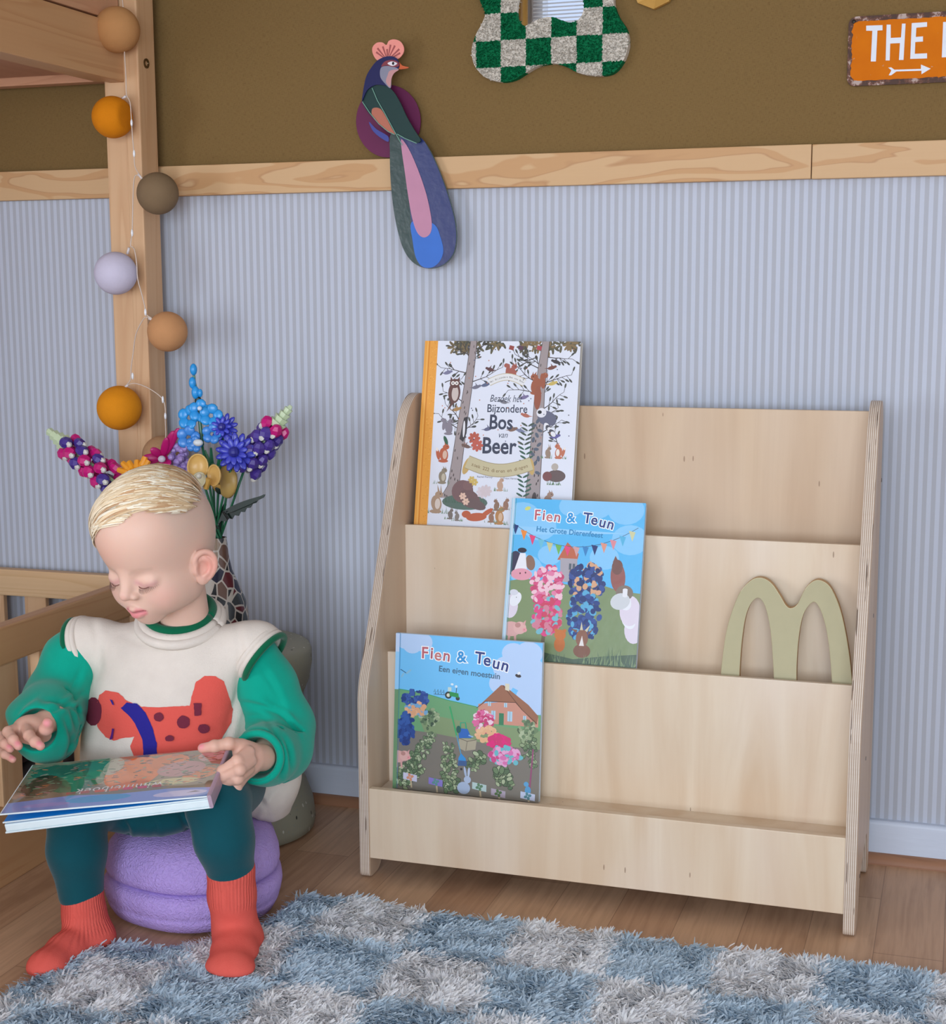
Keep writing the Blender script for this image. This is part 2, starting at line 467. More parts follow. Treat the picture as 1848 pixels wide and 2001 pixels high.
# ================================================================== THE ROOM
def mat_wall():
    t = NT('wall_covering'); s = t.sep(t.co('Object'))
    fr = t.math('FRACT', t.math('MULTIPLY', s[0], 1/.01373))
    st = t.ramp(fr, [(0, (0,)*3), (.04, (1,)*3), (.50, (1,)*3), (.54, (0,)*3), (1, (0,)*3)])
    wz = t.noise(t.co('Object', (1, 1, 1)), 220, 2)
    st = t.mix(st, lin((174, 177, 186)), lin((192, 198, 212)))
    st = t.mix(t.math('MULTIPLY', wz, .12), st, lin((170, 172, 182)))
    # woven brown cloth above the rail
    wx = t.noise(t.co('Object', (150, 150, 1500)), 1, 2); wy = t.noise(t.co('Object', (1500, 1500, 150)), 1, 2)
    we = t.math('ADD', wx, wy)
    br = t.mix(t.ramp(we, [(.7, (0,)*3), (1.35, (1,)*3)]), lin((104, 80, 44)), lin((122, 97, 58)))
    up = t.math('GREATER_THAN', s[2], 1.14)
    t.bump(t.math('MULTIPLY', we, up), .25, .001)
    return t.fin(t.mix(up, st, br), .8, .2)
M_white = plain((226, 228, 232), .7)
X0, X1 = LX, 2.1; ZC = 2.5; YF = WY
def structure(o): o['kind'] = 'structure'; return o
structure(MB().box(X0-.1, X1+.1, 0, .12, 0, ZC).build('wall_back', mat_wall()))
# left wall with window opening
b = MB(); b.box(X0-.1, X0, YF, LY0, 0, ZC); b.box(X0-.1, X0, LY1, 0, 0, ZC); b.box(X0-.1, X0, LY0, LY1, 0, LZ0); b.box(X0-.1, X0, LY0, LY1, LZ1, ZC)
structure(b.build('wall_left', M_white))
structure(MB().box(X1, X1+.1, YF, 0, 0, ZC).build('wall_right', M_white))
b = MB(); b.box(X0-.1, WX0, YF-.1, YF, 0, ZC); b.box(WX1, X1+.1, YF-.1, YF, 0, ZC); b.box(WX0, WX1, YF-.1, YF, 0, WZ0); b.box(WX0, WX1, YF-.1, YF, WZ1, ZC)
structure(b.build('wall_front', M_white))
structure(MB().box(X0-.1, X1+.1, YF-.1, .12, ZC, ZC+.1).build('ceiling', plain((196, 194, 190), .8)))
def mat_floor():
    t = NT('laminate'); v = t.co('Object'); s = t.sep(v)
    WID = .096
    row = t.math('FLOOR', t.math('DIVIDE', s[0], WID)); fx = t.math('FRACT', t.math('DIVIDE', s[0], WID))
    wn = t.n('ShaderNodeTexWhiteNoise', noise_dimensions='1D'); t.l(row, wn.inputs['W'])
    yo = t.math('ADD', t.math('DIVIDE', s[1], .62), t.math('MULTIPLY', wn.outputs[0], 3.7))
    cell = t.math('FLOOR', yo); fy = t.math('FRACT', yo)
    cb = t.n('ShaderNodeCombineXYZ'); t.l(row, cb.inputs[0]); t.l(cell, cb.inputs[1])
    w2 = t.n('ShaderNodeTexWhiteNoise', noise_dimensions='2D'); t.l(cb.outputs[0], w2.inputs['Vector'])
    grain = t.noise(t.co('Object', (95, 5, 1)), 1, 4, .6, .4)
    blot = t.noise(t.co('Object', (9, 3.5, 1)), 1.4, 3)
    c = t.mix(w2.outputs[0], lin((190, 148, 116)), lin((214, 176, 142)))
    c = t.mix(t.math('MULTIPLY', t.ramp(grain, [(.4, (0,)*3), (.7, (1,)*3)]), .32), c, lin((124, 84, 56)))
    c = t.mix(t.ramp(blot, [(.55, (0,)*3), (.78, (.55,)*3)]), c, lin((112, 76, 52)))
    e = t.math('MAXIMUM', t.math('LESS_THAN', fx, .012), t.math('LESS_THAN', fy, .0025))
    c = t.mix(t.math('MULTIPLY', e, .5), c, lin((90, 60, 40)))
    return t.fin(c, .42, .4)
structure(MB().box(X0-.1, X1+.1, YF-.1, .12, -.08, 0).build('floor', mat_floor()))
M_skirt = NT('painted_skirting'); M_skirt.bump(M_skirt.noise(M_skirt.co('Object', (3, 3, 20)), 4, 3), .25, .003)
M_skirt = M_skirt.fin(lin((205, 214, 230)), .45, .4)
b = MB(); b.prism(rounded([(0, .012), (-.014, .012), (-.014, .066), (-.010, .070), (0, .070)], [0, 0, .003, .003, 0]), lambda u, v, w_: (w_, u, v), X0, X1)
structure(b.build('baseboard_back', M_skirt))
M_qr = wood('walnut_moulding', 0, lin((168, 122, 92)), lin((120, 80, 58)))
q = [(0, 0), (-.030, 0)]+[(-.014-.016*math.cos(a), .016*math.sin(a)) for a in [math.radians(10*k) for k in range(1, 10)]]+[(0, .016)]
structure(MB().prism(q, lambda u, v, w_: (w_, u, v), X0, X1).build('trim_3', M_qr))
def mat_trim(name, off):
    """broad cathedral pine figure along x"""
    t = NT(name)
    v = t.co('Object', (1.6, 1, 9), loc=(off, 0, off))
    n = t.noise(v, 1.6, 3, .45, .35)
    fr = t.math('FRACT', t.math('MULTIPLY', n, 6.5))
    base, mid, dk = lin((204, 168, 126)), lin((186, 136, 86)), lin((162, 108, 62))
    c = t.ramp(fr, [(0, base), (.5, base), (.56, dk), (.62, mid), (.85, mid), (.9, base)])
    c = t.mix(.45, c, base)
    f = t.noise(t.co('Object', (6, 1, 260)), 1, 2)
    c = t.mix(t.math('MULTIPLY', f, .15), c, mid)
    return t.fin(c, .5, .3)
JX = -.248
structure(MB().box(X0, JX-.0006, -.018, 0, 1.116, 1.1695, bev=.0015).build('trim_1', mat_trim('pine_rail_long', 0)))
structure(MB().box(JX+.0006, X1, -.018, 0, 1.1155, 1.169, bev=.0015).build('trim_2', mat_trim('pine_rail_short', 5.3)))
# windows out of view: frames, blinds (seen in the mirror)
M_frame = plain((235, 236, 238), .4)
def wframe(name, seg):
    b = MB()
    for s_ in seg: b.box(*s_)
    return structure(b.build(name, M_frame))
f = .05
wframe('window_1', [(WX0, WX0+f, YF-.08, YF+.01, WZ0, WZ1), (WX1-f, WX1, YF-.08, YF+.01, WZ0, WZ1), (WX0, WX1, YF-.08, YF+.01, WZ0, WZ0+f), (WX0, WX1, YF-.08, YF+.01, WZ1-f, WZ1)])
wframe('window_2', [(LX-.08, LX+.01, LY0, LY0+f, LZ0, LZ1), (LX-.08, LX+.01, LY1-f, LY1, LZ0, LZ1), (LX-.08, LX+.01, LY0, LY1, LZ0, LZ0+f), (LX-.08, LX+.01, LY0, LY1, LZ1-f, LZ1)])
bl = empty('venetian_blind', (0, YF+.05, WZ1), 'white venetian blind with tilted slats, seen reflected in the checkered wall mirror', 'blind')
b = MB()
for k in range(36):
    z = WZ1-.03-.016*k
    b.box(WX0+.02, WX1-.02, -.0095, .0095, -.0006, .0006, Matrix.Translation((0, YF+.05, z)) @ Matrix.Rotation(math.radians(-28), 4, 'X'))
b.build('slats', plain((225, 226, 228), .4), bl)
MB().box(WX0, WX1, YF+.02, YF+.08, WZ1-.012, WZ1+.03).build('headrail', plain((225, 226, 228), .4), bl)
cu = []
for k in range(60): cu.append((WX0-.50+.50*k/59, YF+.07+.018*math.sin(k*.9)))
cv = [(x, y, z) for z in (.05, 2.42) for x, y in cu]; n = len(cu)
o = mk('curtain', cv, [(i, i+1, n+i+1, n+i) for i in range(n-1)], fabric('ochre_curtain', (196, 150, 74)), smooth=True)
md = o.modifiers.new('s', 'SOLIDIFY'); md.thickness = .002
tag(o, 'ochre curtain beside the blinds, seen reflected in the checkered mirror', 'curtain')

# ================================================================== BOOK DISPLAY SHELF
PLY = plywood('birch_face')
XLo, XLi, XRi, XRo = -.905, -.8875, -.1415, -.124
sh = empty('display_bookshelf', ((XLo+XRo)/2, -.17, 0), 'wide birch plywood front-facing bookshelf with three tiers against the striped wall', 'bookshelf')
prof = [(-.034, .098), (-.034, .745), (-.062, .772), (-.100, .770), (-.142, .742), (-.308, .372), (-.338, .318), (-.338, .002), (-.292, .002), (-.272, .040), (-.262, .066), (-.100, .085), (-.085, .035), (-.080, .002), (-.034, .002)]
prof = rounded(prof, [0, .02, .03, .03, .04, .05, .05, .012, .02, .02, .03, .03, .02, .01, .01], 6)
for nm, a, c in (('side_panel', XLo, XLi), ('side_panel', XRi, XRo)):
    MB().prism(prof, lambda u, v, w_: (w_, u, v), a, c, bev=.0018).build(nm, plyedge('ply_edge_%d' % (a*1000), a, c-a, 6), sh)
def pan(name, x0, x1, y0, y1, z0, z1, m=PLY): return MB().box(x0, x1, y0, y1, z0, z1, bev=.0012).build(name, m, sh)
pan('back_panel', XLi, XRi, -.070, -.061, .45, .7535, plywood('birch_face_browner', True))  # browner veneer with more flecks than the other panels
pan('display_panel', XLi, XRi, -.160, -.151, .335, .5555)
pan('display_panel', XLi, XRi, -.248, -.239, .128, .3575)
pan('front_board', XLi, XRi, -.337, -.325, .036, .1525)
pan('shelf_ledge', XLi, XRi, -.325, -.10, .126, .138)
pan('shelf_ledge', XLi, XRi, -.239, -.16, .318, .330)
pan('shelf_ledge', XLi, XRi, -.151, -.070, .500, .512)
M_screw = plain((110, 105, 100), .35, metal=.9)
for (px_, py_) in ((1722, 938), (1706, 1203), (1691, 1482), (1679, 1712)):
    p = P(px_, py_, 0, XRo)
    o = MB().lathe([(0, .0006), (.0028, .0006), (.0036, 0), (.0036, -.002)], (0, 0, 0), 14).build('screw', M_screw, sh)
    o.location = Vector((XRo, max(p[1], -.32), p[2]))-sh.location; o.rotation_euler = (0, math.radians(90), 0)
for (y_, z_) in ((-.30, .10), (-.20, .34), (-.11, .56)):
    o = MB().lathe([(0, .003), (.003, .003), (.0045, 0), (.0045, -.001)], (0, 0, 0), 14).build('screw', M_screw, sh)
    o.location = Vector((XLo, y_, z_))-sh.location; o.rotation_euler = (0, math.radians(-90), 0)

# ================================================================== BUNK BED
PINE_Y = wood('pine_y', 1, lin((204, 160, 116)), lin((176, 122, 78)))
PINE_X = wood('pine_x', 0, lin((222, 188, 146)), lin((192, 146, 98)))
PINE_Z = wood('pine_z', 2, lin((214, 176, 136)), lin((190, 140, 98)))
BX = -1.436
bed = empty('bunk_bed', (-1.9, -1.0, 0), 'pine bunk bed with corner post and slatted guard rails at the left', 'bed')
MB().box(-1.474, -1.4325, -.088, -.033, 0, 1.95, bev=.003).build('post', PINE_Z, bed)
MB().box(-1.4325, -1.402, -.092, -.033, 0, 1.95, bev=.003).build('post', PINE_Z, bed)
def bp(name, m, *a, bev=.003): return MB().box(*a, bev=bev).build(name, m, bed)
YB = -1.75
bp('lower_side_rail', PINE_Y, BX-.028, BX, YB, -.093, .0, .128)
bp('guard_rail', PINE_Y, BX-.026, BX, YB, -.093, .358, .420)
ys = [-.53+.115*k for k in range(4)]+[-.53-.115*k for k in range(1, 10)]
for y0 in ys:
    if y0 < -.1: bp('guard_slat', PINE_Z, BX-.0215, BX-.003, y0, y0+.056, .128, .358, bev=.002)
bp('end_rail', PINE_X, -2.4, -1.474, -.052, -.030, .362, .414)
bp('end_bottom_rail', PINE_X, -2.4, -1.474, -.056, -.030, 0, .128)
for k in range(9):
    x1 = -1.628+.05-.095*k
    bp('end_slat', PINE_Z, x1-.048, x1, -.046, -.034, .128, .362, bev=.002)
bp('upper_side_rail', PINE_Y, BX-.028, BX+.004, YB, -.086, 1.310, 1.408)
bp('upper_guard_board', wood('pine_y2', 1, lin((206, 158, 124)), lin((182, 128, 94))), BX-.026, BX, YB, -.093, 1.412, 1.52)
bp('upper_end_rail', wood('pine_x2', 0, lin((204, 152, 118)), lin((176, 120, 86))), -2.4, -1.474, -.060, -.030, 1.318, 1.42)
bp('upper_bed_base', wood('pine_y3', 1, lin((196, 142, 112)), lin((170, 116, 88))), -2.38, BX-.03, YB, -.066, 1.332, 1.350)
bp('upper_inner_rail', PINE_Y, BX-.05, BX-.029, YB, -.093, 1.312, 1.334, bev=.001)
pl_ = bp('post', PINE_Z, -1.474, -1.402, YB-.07, YB, 0, 1.95)
p = Q(285, 124, -.0625)
bo = MB().lathe([(0, -.002), (.004, -.002), (.005, .0015), (.0085, .0015), (.0085, -.001), (0, -.001)], (0, 0, 0), 20).build('bolt', plain((120, 100, 70), .3, metal=.9), bed)
pp = P(285, 124, 0, -1.402); bo.location = Vector((-1.4015, max(-.085, min(-.04, pp[1])), pp[2]))-bed.location; bo.rotation_euler = (0, math.radians(90), 0)
mt = MB().box(-2.38, BX-.035, YB+.02, -.10, .0, .145, bev=.02).build('mattress', fabric('mattress_cloth', (96, 96, 104)), smooth=True)
tag(mt, 'dark grey mattress inside the lower bunk, glimpsed between the slats', 'mattress')
bk = MB().box(-2.1, BX-.05, -1.2, -.28, .148, .245, bev=.035).build('blanket', fabric('maroon_cloth', (96, 36, 60)), smooth=True)
tag(bk, 'folded maroon blanket on the lower bunk behind the pine slats', 'blanket')
# ================================================================== BOOKS
M_print = vcol('printed_cover', .38, .5, coat=.35)
M_gloss = vcol('laminated_cover', .28, .45, coat=.35, bumpn=(70, .25, .0015))
def book(name, label, BL, BR, TL, depth, art, artmat, page=(232, 236, 240), board=(200, 200, 205), spine=None, group='books on the display shelf'):
    """front-cover corners in the world; depth = thickness behind the cover"""
    BL, BR, TL = [Vector(p) for p in (BL, BR, TL)]
    U = (BR-BL).normalized(); W_ = (BR-BL).length; V = (TL-BL); V = (V-U*V.dot(U)).normalized(); H_ = (TL-BL).dot(V); N = U.cross(V)
    r = empty(name, BL+(U*W_/2)-N*depth/2, label, 'book', group)
    M4 = Matrix.Translation(BL) @ Matrix((U, V, N)).transposed().to_4x4()
    fn = lambda x, y, z: tuple(M4 @ Vector((x, y, z)))
    t = .0026
    m = plain(board, .5)
    a = MB().box(.004, W_, 0, H_, -t, -.00005, M4, bev=.0006).build('front_cover', m, r)
    MB().box(.004, W_, 0, H_, -depth, -depth+t, M4, bev=.0006).build('back_cover', m, r)
    MB().box(.006, W_-.004, .004, H_-.004, -depth+t, -t, M4).build('pages', plain(page, .8), r)
    pts = rounded([(0, -.0005), (.0045, -.0005), (.0045, -depth+.0005), (0, -depth+.0005)], [.004, 0, 0, .004])
    MB().prism([(p[0]-.0005, p[1]) for p in pts], lambda u, v, w_: tuple(M4 @ Vector((u, w_, v))), 0, H_).build('spine', plain(spine or board, .45), r)
    A = Art(W_, H_); art(A, W_, H_); A.build('cover_art', lambda x, y, z: fn(x, y, z+.0001), artmat, a)
    return r
def tree(A, pts, w0, w1, col, dk):
    n = len(pts); L = []; R_ = []
    for i, p in enumerate(pts):
        w_ = w0+(w1-w0)*i/(n-1); L.append((p[0]-w_/2, p[1])); R_.append((p[0]+w_/2, p[1]))
    A.poly(L+R_[::-1], col)
    for i in range(26):
        k = random.randrange(n-1); t = random.random(); x = pts[k][0]+(pts[k+1][0]-pts[k][0])*t; y = pts[k][1]+(pts[k+1][1]-pts[k][1])*t
        w_ = w0+(w1-w0)*(k+t)/(n-1); A.ell(x+random.uniform(-.4, .4)*w_, y, w_*.05, .0028, dk, random.uniform(-20, 20), 8)
    A.line(L, .0009, dk); A.line(R_, .0009, dk)
def branch(A, x, y, ang, ln, col=(60, 52, 50), leaf=(70, 72, 66), n=7):
    a = math.radians(ang); p = [(x, y)]
    for i in range(6):
        a += random.uniform(-.22, .22); p.append((p[-1][0]+math.cos(a)*ln/6, p[-1][1]+math.sin(a)*ln/6))
    A.line(p, .0017, col, .4)
    for i in range(n):
        q = p[2+i % 5]; s_ = random.choice((-1, 1)); b = a+s_*random.uniform(.5, 1.1)
        e = (q[0]+math.cos(b)*.011, q[1]+math.sin(b)*.011); A.line([q, e], .0008, col); A.ell(e[0], e[1], .0042, .0016, leaf, math.degrees(b), 8)
def critter(A, x, y, s, body, belly=None, kind='sit', flip=1):
    """small generic woodland animals"""
    f = flip
    if kind == 'bird':
        A.ell(x, y, s*.5, s*.22, body, 15*f); A.ell(x+f*s*.45, y+s*.16, s*.17, s*.15, body)
        A.poly([(x, y), (x-f*s*.15, y+s*.55), (x+f*s*.25, y+s*.1)], body); A.poly([(x-f*s*.4, y), (x-f*s*.9, y-s*.1), (x-f*s*.45, y-s*.15)], body)
    elif kind == 'owl':
        A.ell(x, y, s*.36, s*.6, body); A.ell(x+s*.05, y-s*.05, s*.2, s*.42, belly); A.ell(x, y+s*.52, s*.3, s*.26, body)
        for d in (-1, 1):
            A.ell(x+d*s*.11, y+s*.54, s*.11, s*.11, (235, 230, 225)); A.ell(x+d*s*.11, y+s*.54, s*.04, s*.04, (30, 25, 25)); A.poly([(x+d*s*.12, y+s*.7), (x+d*s*.26, y+s*.92), (x+d*s*.28, y+s*.6)], body)
        A.poly([(x-s*.15, y-s*.5), (x-s*.4, y-s*1.1), (x+s*.05, y-s*.55)], body)
    else:
        A.ell(x, y, s*.33, s*.5, body, 12*f)
        if belly: A.ell(x+f*s*.08, y-s*.02, s*.17, s*.32, belly)
        A.ell(x+f*s*.14, y+s*.55, s*.25, s*.19, body); A.poly([(x+f*s*.05, y+s*.65), (x, y+s*(1.15 if kind == 'hare' else .92)), (x+f*s*.18, y+s*.7)], body)
        A.poly([(x+f*s*.2, y+s*.66), (x+f*s*.22, y+s*(1.15 if kind == 'hare' else .9)), (x+f*s*.32, y+s*.66)], body)
        A.ell(x+f*s*.22, y+s*.58, s*.035, s*.035, (25, 20, 20), n=8); A.ell(x-f*s*.02, y-s*.48, s*.38, s*.12, body)
        if kind == 'fox': A.ell(x-f*s*.45, y, s*.14, s*.42, body, 14*f); A.ell(x-f*s*.54, y+s*.36, s*.08, s*.15, (235, 225, 215), 14*f)
        if kind == 'squirrel': A.ell(x-f*s*.42, y+s*.3, s*.17, s*.5, body, -8*f); A.ell(x-f*s*.56, y+s*.66, s*.2, s*.18, body)
def grass(A, x, y, w_, h, col, n=12):
    for i in range(n):
        u = x+random.uniform(-.5, .5)*w_; A.poly([(u-.0007, y), (u+.0007, y), (u+random.uniform(-.3, .3)*h, y+h*random.uniform(.5, 1))], col)
def art1(A, W, H):
    S = W/.272
    A.poly([(0, 0), (W, 0), (W, H), (0, H)], (222, 226, 238))
    yb = H-.306      # visible bottom edge
    for k in range(15):      # canopy
        A.leafs(random.uniform(.05, .14), H-random.uniform(0, .012), 6, .013, random.choice([(92, 88, 66), (120, 104, 72), (74, 76, 62)]), random.uniform(0, 90), 300)
        A.leafs(random.uniform(.17, .272), H-random.uniform(0, .014), 6, .013, random.choice([(92, 88, 66), (130, 108, 72), (84, 80, 62)]), random.uniform(0, 90), 300)
    TK, TD = (158, 146, 146), (72, 62, 62)
    t1 = [(.056, yb+.04), (.066, yb+.06), (.070, yb+.10), (.075, yb+.16), (.081, yb+.22), (.085, yb+.27), (.087, H)]
    t2 = [(.208, yb+.03), (.205, yb+.05), (.206, yb+.10), (.207, yb+.16), (.207, yb+.22), (.210, yb+.27), (.213, H)]
    for (x, y, a, l) in ((.078, yb+.20, 150, .045), (.082, yb+.235, 28, .065), (.074, yb+.155, 165, .05), (.076, yb+.15, 40, .04), (.085, yb+.262, 60, .04), (.084, yb+.27, 120, .05), (.205, yb+.235, 155, .06), (.206, yb+.215, 165, .055), (.210, yb+.19, 35, .05), (.208, yb+.20, 60, .06), (.212, yb+.26, 125, .04), (.210, yb+.15, 50, .045), (.21, yb+.17, 60, .04), (.07, yb+.17, 130, .04), (.08, yb+.25, 170, .05), (.086, yb+.285, 20, .05), (.086, yb+.28, 160, .045), (.205, yb+.26, 150, .05), (.20, yb+.28, 200, .04), (.215, yb+.28, -10, .045), (.212, yb+.235, 20, .05), (.245, yb+.13, 120, .03), (.04, yb+.235, 30, .03), (.04, yb+.17, -20, .03)): branch(A, x, y, a, l)
    tree(A, t1, .022, .011, TK, TD); tree(A, t2, .026, .012, TK, TD)
    A.ell(.208, yb+.045, .004, .010, TD)
    critter(A, .058, yb+.218, .030, (96, 62, 58), (200, 186, 180), 'owl')
    critter(A, .052, yb+.158, .020, (132, 126, 138), None, 'squirrel')
    critter(A, .046, yb+.113, .023, (184, 92, 58), (214, 180, 160), 'fox'); A.ell(.048, yb+.137, .003, .008, (40, 90, 66), 25)
    for (x, y, c, f) in ((.044, .252, (120, 120, 150), 1), (.119, .258, (92, 60, 62), -1), (.232, .272, (60, 52, 58), -1), (.112, .232, (90, 100, 130), 1), (.096, .228, (112, 112, 130), 1), (.225, .262, (120, 72, 62), 1), (.145, .204, (120, 120, 128), -1), (.18, .212, (120, 110, 150), 1), (.178, .156, (120, 128, 158), -1), (.164, .158, (130, 100, 86), 1), (.185, .182, (176, 104, 84), -1), (.121, .158, (96, 100, 130), 1), (.085, .128, (110, 84, 76), -1), (.238, .148, (96, 90, 150), 1), (.064, .190, (170, 130, 80), 1), (.228, .236, (200, 176, 96), 1)):
        critter(A, x, yb+y, .014, c, None, 'bird', f)
    critter(A, .158, yb+.252, .020, (164, 92, 80), None, 'squirrel'); critter(A, .200, yb+.232, .026, (156, 88, 62), None, 'squirrel', -1); A.ell(.204, yb+.212, .006, .020, (150, 84, 62), 0)
    A.ell(.222, yb+.178, .017, .012, (98, 100, 122), -20); A.ell(.212, yb+.187, .0085, .008, (225, 225, 232)); A.ell(.209, yb+.188, .0035, .003, (20, 20, 24))
    for k in range(5): A.ell(.222+k*.003, yb+.166-k*.0035, .0052, .0036, (70, 70, 80) if k % 2 else (228, 228, 232), -45)
    A.poly([(.072, yb+.140), (.078, yb+.176), (.085, yb+.178), (.084, yb+.15), (.079, yb+.135)], (50, 48, 54)); A.ell(.079, yb+.157, .002, .014, (226, 226, 230))
    for k in range(4): A.line([(.150+.016*k, H-.010), (.158+.016*k, H-.012)], .007, ((150, 70, 66), (90, 60, 80), (220, 220, 226), (176, 70, 80))[k])
    # ferns / ivy
    for k in range(16):
        y = yb+.05+k*.0078; c = (52, 92, 78) if k < 11 else (70, 84, 74)
        for d in (-1, 1): A.ell(.188+.003*math.sin(k)+d*.006, y, .0065, .0018, c, d*28, 8)
        if k > 3: A.ell(.206+.006*math.sin(k*2.1), y+.006, .005, .0028, (84, 94, 110), 40*k, 8)
    # ribbons
    rb = [(.118+.062*t, yb+.236+.010*math.sin(math.pi*t)) for t in [i/10 for i in range(11)]]
    A.line(rb, .0125, (190, 176, 140)); A.line(rb, .0105, (226, 226, 226))
    for i, ch in enumerate('Het Bijzondere Bos van Beer'):
        t = (i+.8)/28; A.text(ch, .118+.062*t, yb+.2345+.010*math.sin(math.pi*t), .0042, (60, 60, 66), (.5-t)*26)
    rb = [(.088+.112*t, yb+.102-.013*math.sin(math.pi*t)) for t in [i/14 for i in range(15)]]
    A.ell(.088, yb+.095, .006, .015, (196, 164, 100), -20); A.ell(.200, yb+.097, .005, .014, (196, 164, 100), 10)
    A.line(rb, .0225, (160, 146, 110)); A.line(rb, .0205, (196, 186, 150))
    ss = 'zoek 222 dieren en dingen'
    for i, ch in enumerate(ss):
        t = .07+.88*i/len(ss); A.text(ch, .088+.112*t, yb+.0985-.013*math.sin(math.pi*t), .0082, (120, 92, 50), (t-.5)*24)
    dk = (52, 60, 82)
    A.text('Bezoek het', .121, yb+.204, .0170, dk, shear=.25, sx=.72)
    A.text('Bijzondere', .117, yb+.1865, .0190, dk, offset=.0002, sx=.86)
    A.text('Bos', .122, yb+.1585, .0340, dk, offset=.0007, sx=.82); A.text('van', .139, yb+.144, .0145, dk, shear=.3, sx=.85); A.text('Beer', .112, yb+.1175, .0380, dk, offset=.0008, sx=.82)
    # forest floor
    A.ell(.088, yb+.034, .040, .013, (84, 108, 98)); grass(A, .088, yb+.032, .07, .016, (70, 100, 84), 40)
    A.ell(.083, yb+.052, .019, .019, (118, 88, 90)); A.ell(.096, yb+.040, .020, .014, (110, 82, 84), -28); A.ell(.092, yb+.062, .009, .008, (124, 92, 92)); A.ell(.108, yb+.031, .018, .008, (104, 84, 84), -18)
    for (x, y) in ((.084, .044), (.090, .035), (.098, .072), (.103, .068)): A.leafs(x, yb+y, 6, .006, (224, 188, 168) if y < .05 else (206, 178, 96), 0, 360, .7)
    for (x, y, c) in ((.118, .052, (214, 200, 206)), (.098, .142, (182, 88, 70)), (.104, .130, (190, 92, 76)), (.124, .054, (210, 196, 200))): A.leafs(x, yb+y, 8, .010, c, 0, 360, .6)
    for (x, y, s_, c, b_, kd, f) in ((.046, .075, .020, (140, 128, 108), (190, 180, 160), 'sit', 1), (.038, .030, .028, (170, 142, 118), (214, 200, 190), 'hare', 1), (.064, .012, .013, (120, 110, 104), None, 'hare', 1), (.076, .009, .012, (132, 124, 118), None, 'hare', -1), (.148, .064, .016, (190, 156, 134), None, 'sit', 1), (.227, .120, .014, (150, 128, 110), None, 'hare', 1), (.245, .122, .018, (190, 110, 80), (230, 226, 220), 'fox', -1), (.150, .012, .022, (182, 130, 76), (214, 180, 150), 'sit', 1), (.136, .010, .014, (150, 110, 90), None, 'sit', 1), (.232, .040, .022, (160, 128, 110), None, 'sit', 1), (.144, .030, .014, (140, 110, 90), None, 'sit', -1), (.160, .032, .014, (150, 112, 92), None, 'sit', 1)):
        grass(A, x, yb+y-s_*.6, s_*1.6, s_*.5, (110, 140, 110), 10); critter(A, x, yb+y, s_, c, b_, kd, f)
    A.ell(.110, yb+.010, .018, .007, (188, 92, 58), 6); A.ell(.092, yb+.014, .008, .006, (188, 92, 58)); A.ell(.128, yb+.018, .012, .004, (188, 92, 58), 35)
    A.ell(.243, yb+.083, .016, .010, (98, 80, 78)); A.ell(.228, yb+.082, .008, .008, (120, 70, 70)); A.ell(.240, yb+.098, .006, .006, (180, 170, 160)); grass(A, .240, yb+.068, .03, .01, (100, 130, 100), 16)
    A.text('Rachel Piercey', .107, yb+.076, .0046, (110, 110, 130)); A.text('Freya Hartas', .153, yb+.075, .0046, (110, 110, 130))
    for k in range(60): A.ell(random.uniform(.035, .262), yb+random.uniform(.12, .30), .0011, .0011, random.choice([(60, 60, 70), (190, 120, 90), (90, 90, 120)]), n=6)
    # orange cloth-look spine strip
    A.poly([(0, 0), (.0235, 0), (.0235, H), (0, H)], (232, 160, 62))
    A.line([(.0085, 0), (.0085, H)], .0016, (206, 124, 28)); A.line([(.0055, 0), (.0055, H)], .0008, (244, 196, 110))
    for k in range(120): A.ell(random.uniform(.011, .0225), random.uniform(0, H), .0009, .0005, random.choice([(204, 132, 40), (246, 190, 100)]), random.uniform(0, 90), 6)
def title(A, W, y, sub, subs, suby, subx, subcol):
    u = W/.22
    cols = [(188, 96, 110), (170, 84, 104), (196, 120, 120), (176, 98, 110)]
    x = .039*u
    for i, ch in enumerate('Fien'):
        A.text(ch, x, y+(.002, .0025, .001, .001)[i]*u, .0235*u, cols[i], -2*i, outline=.0012*u, offset=.0004*u); x += (.0135, .0062, .0128, .0125)[i]*u
    A.text('&', .0935*u, y, .0225*u, (52, 150, 214), 3, outline=.0012*u, offset=.0006*u)
    x = .120*u
    for i, ch in enumerate('Teun'):
        A.text(ch, x, y+(.001, -.001, -.004, -.006)[i]*u, .0235*u, (46, 66, 130), -4-3*i, outline=.0012*u, offset=.0005*u); x += (.0125, .0130, .0130, .0125)[i]*u
    A.text(sub, subx*u, suby, subs*u, subcol, -3, offset=.00025*u)
def cow(A, x, y, s):
    A.ell(x-.3*s, y, .42*s, .7*s, (62, 60, 84)); A.ell(x+.55*s, y+.1*s, .26*s, .42*s, (140, 108, 92), 15); A.poly([(x-.05*s, y+.6*s), (x+.25*s, y+.6*s), (x+.4*s, y-.4*s), (x-.35*s, y-.45*s)], (232, 232, 238)); A.ell(x+.1*s, y-.55*s, .6*s, .32*s, (226, 156, 172)); A.ell(x+.32*s, y-.45*s, .04*s, .05*s, (90, 50, 60)); A.ell(x+.02*s, y-.5*s, .04*s, .05*s, (90, 50, 60)); A.ell(x+.05*s, y+.75*s, .25*s, .14*s, (50, 46, 60))
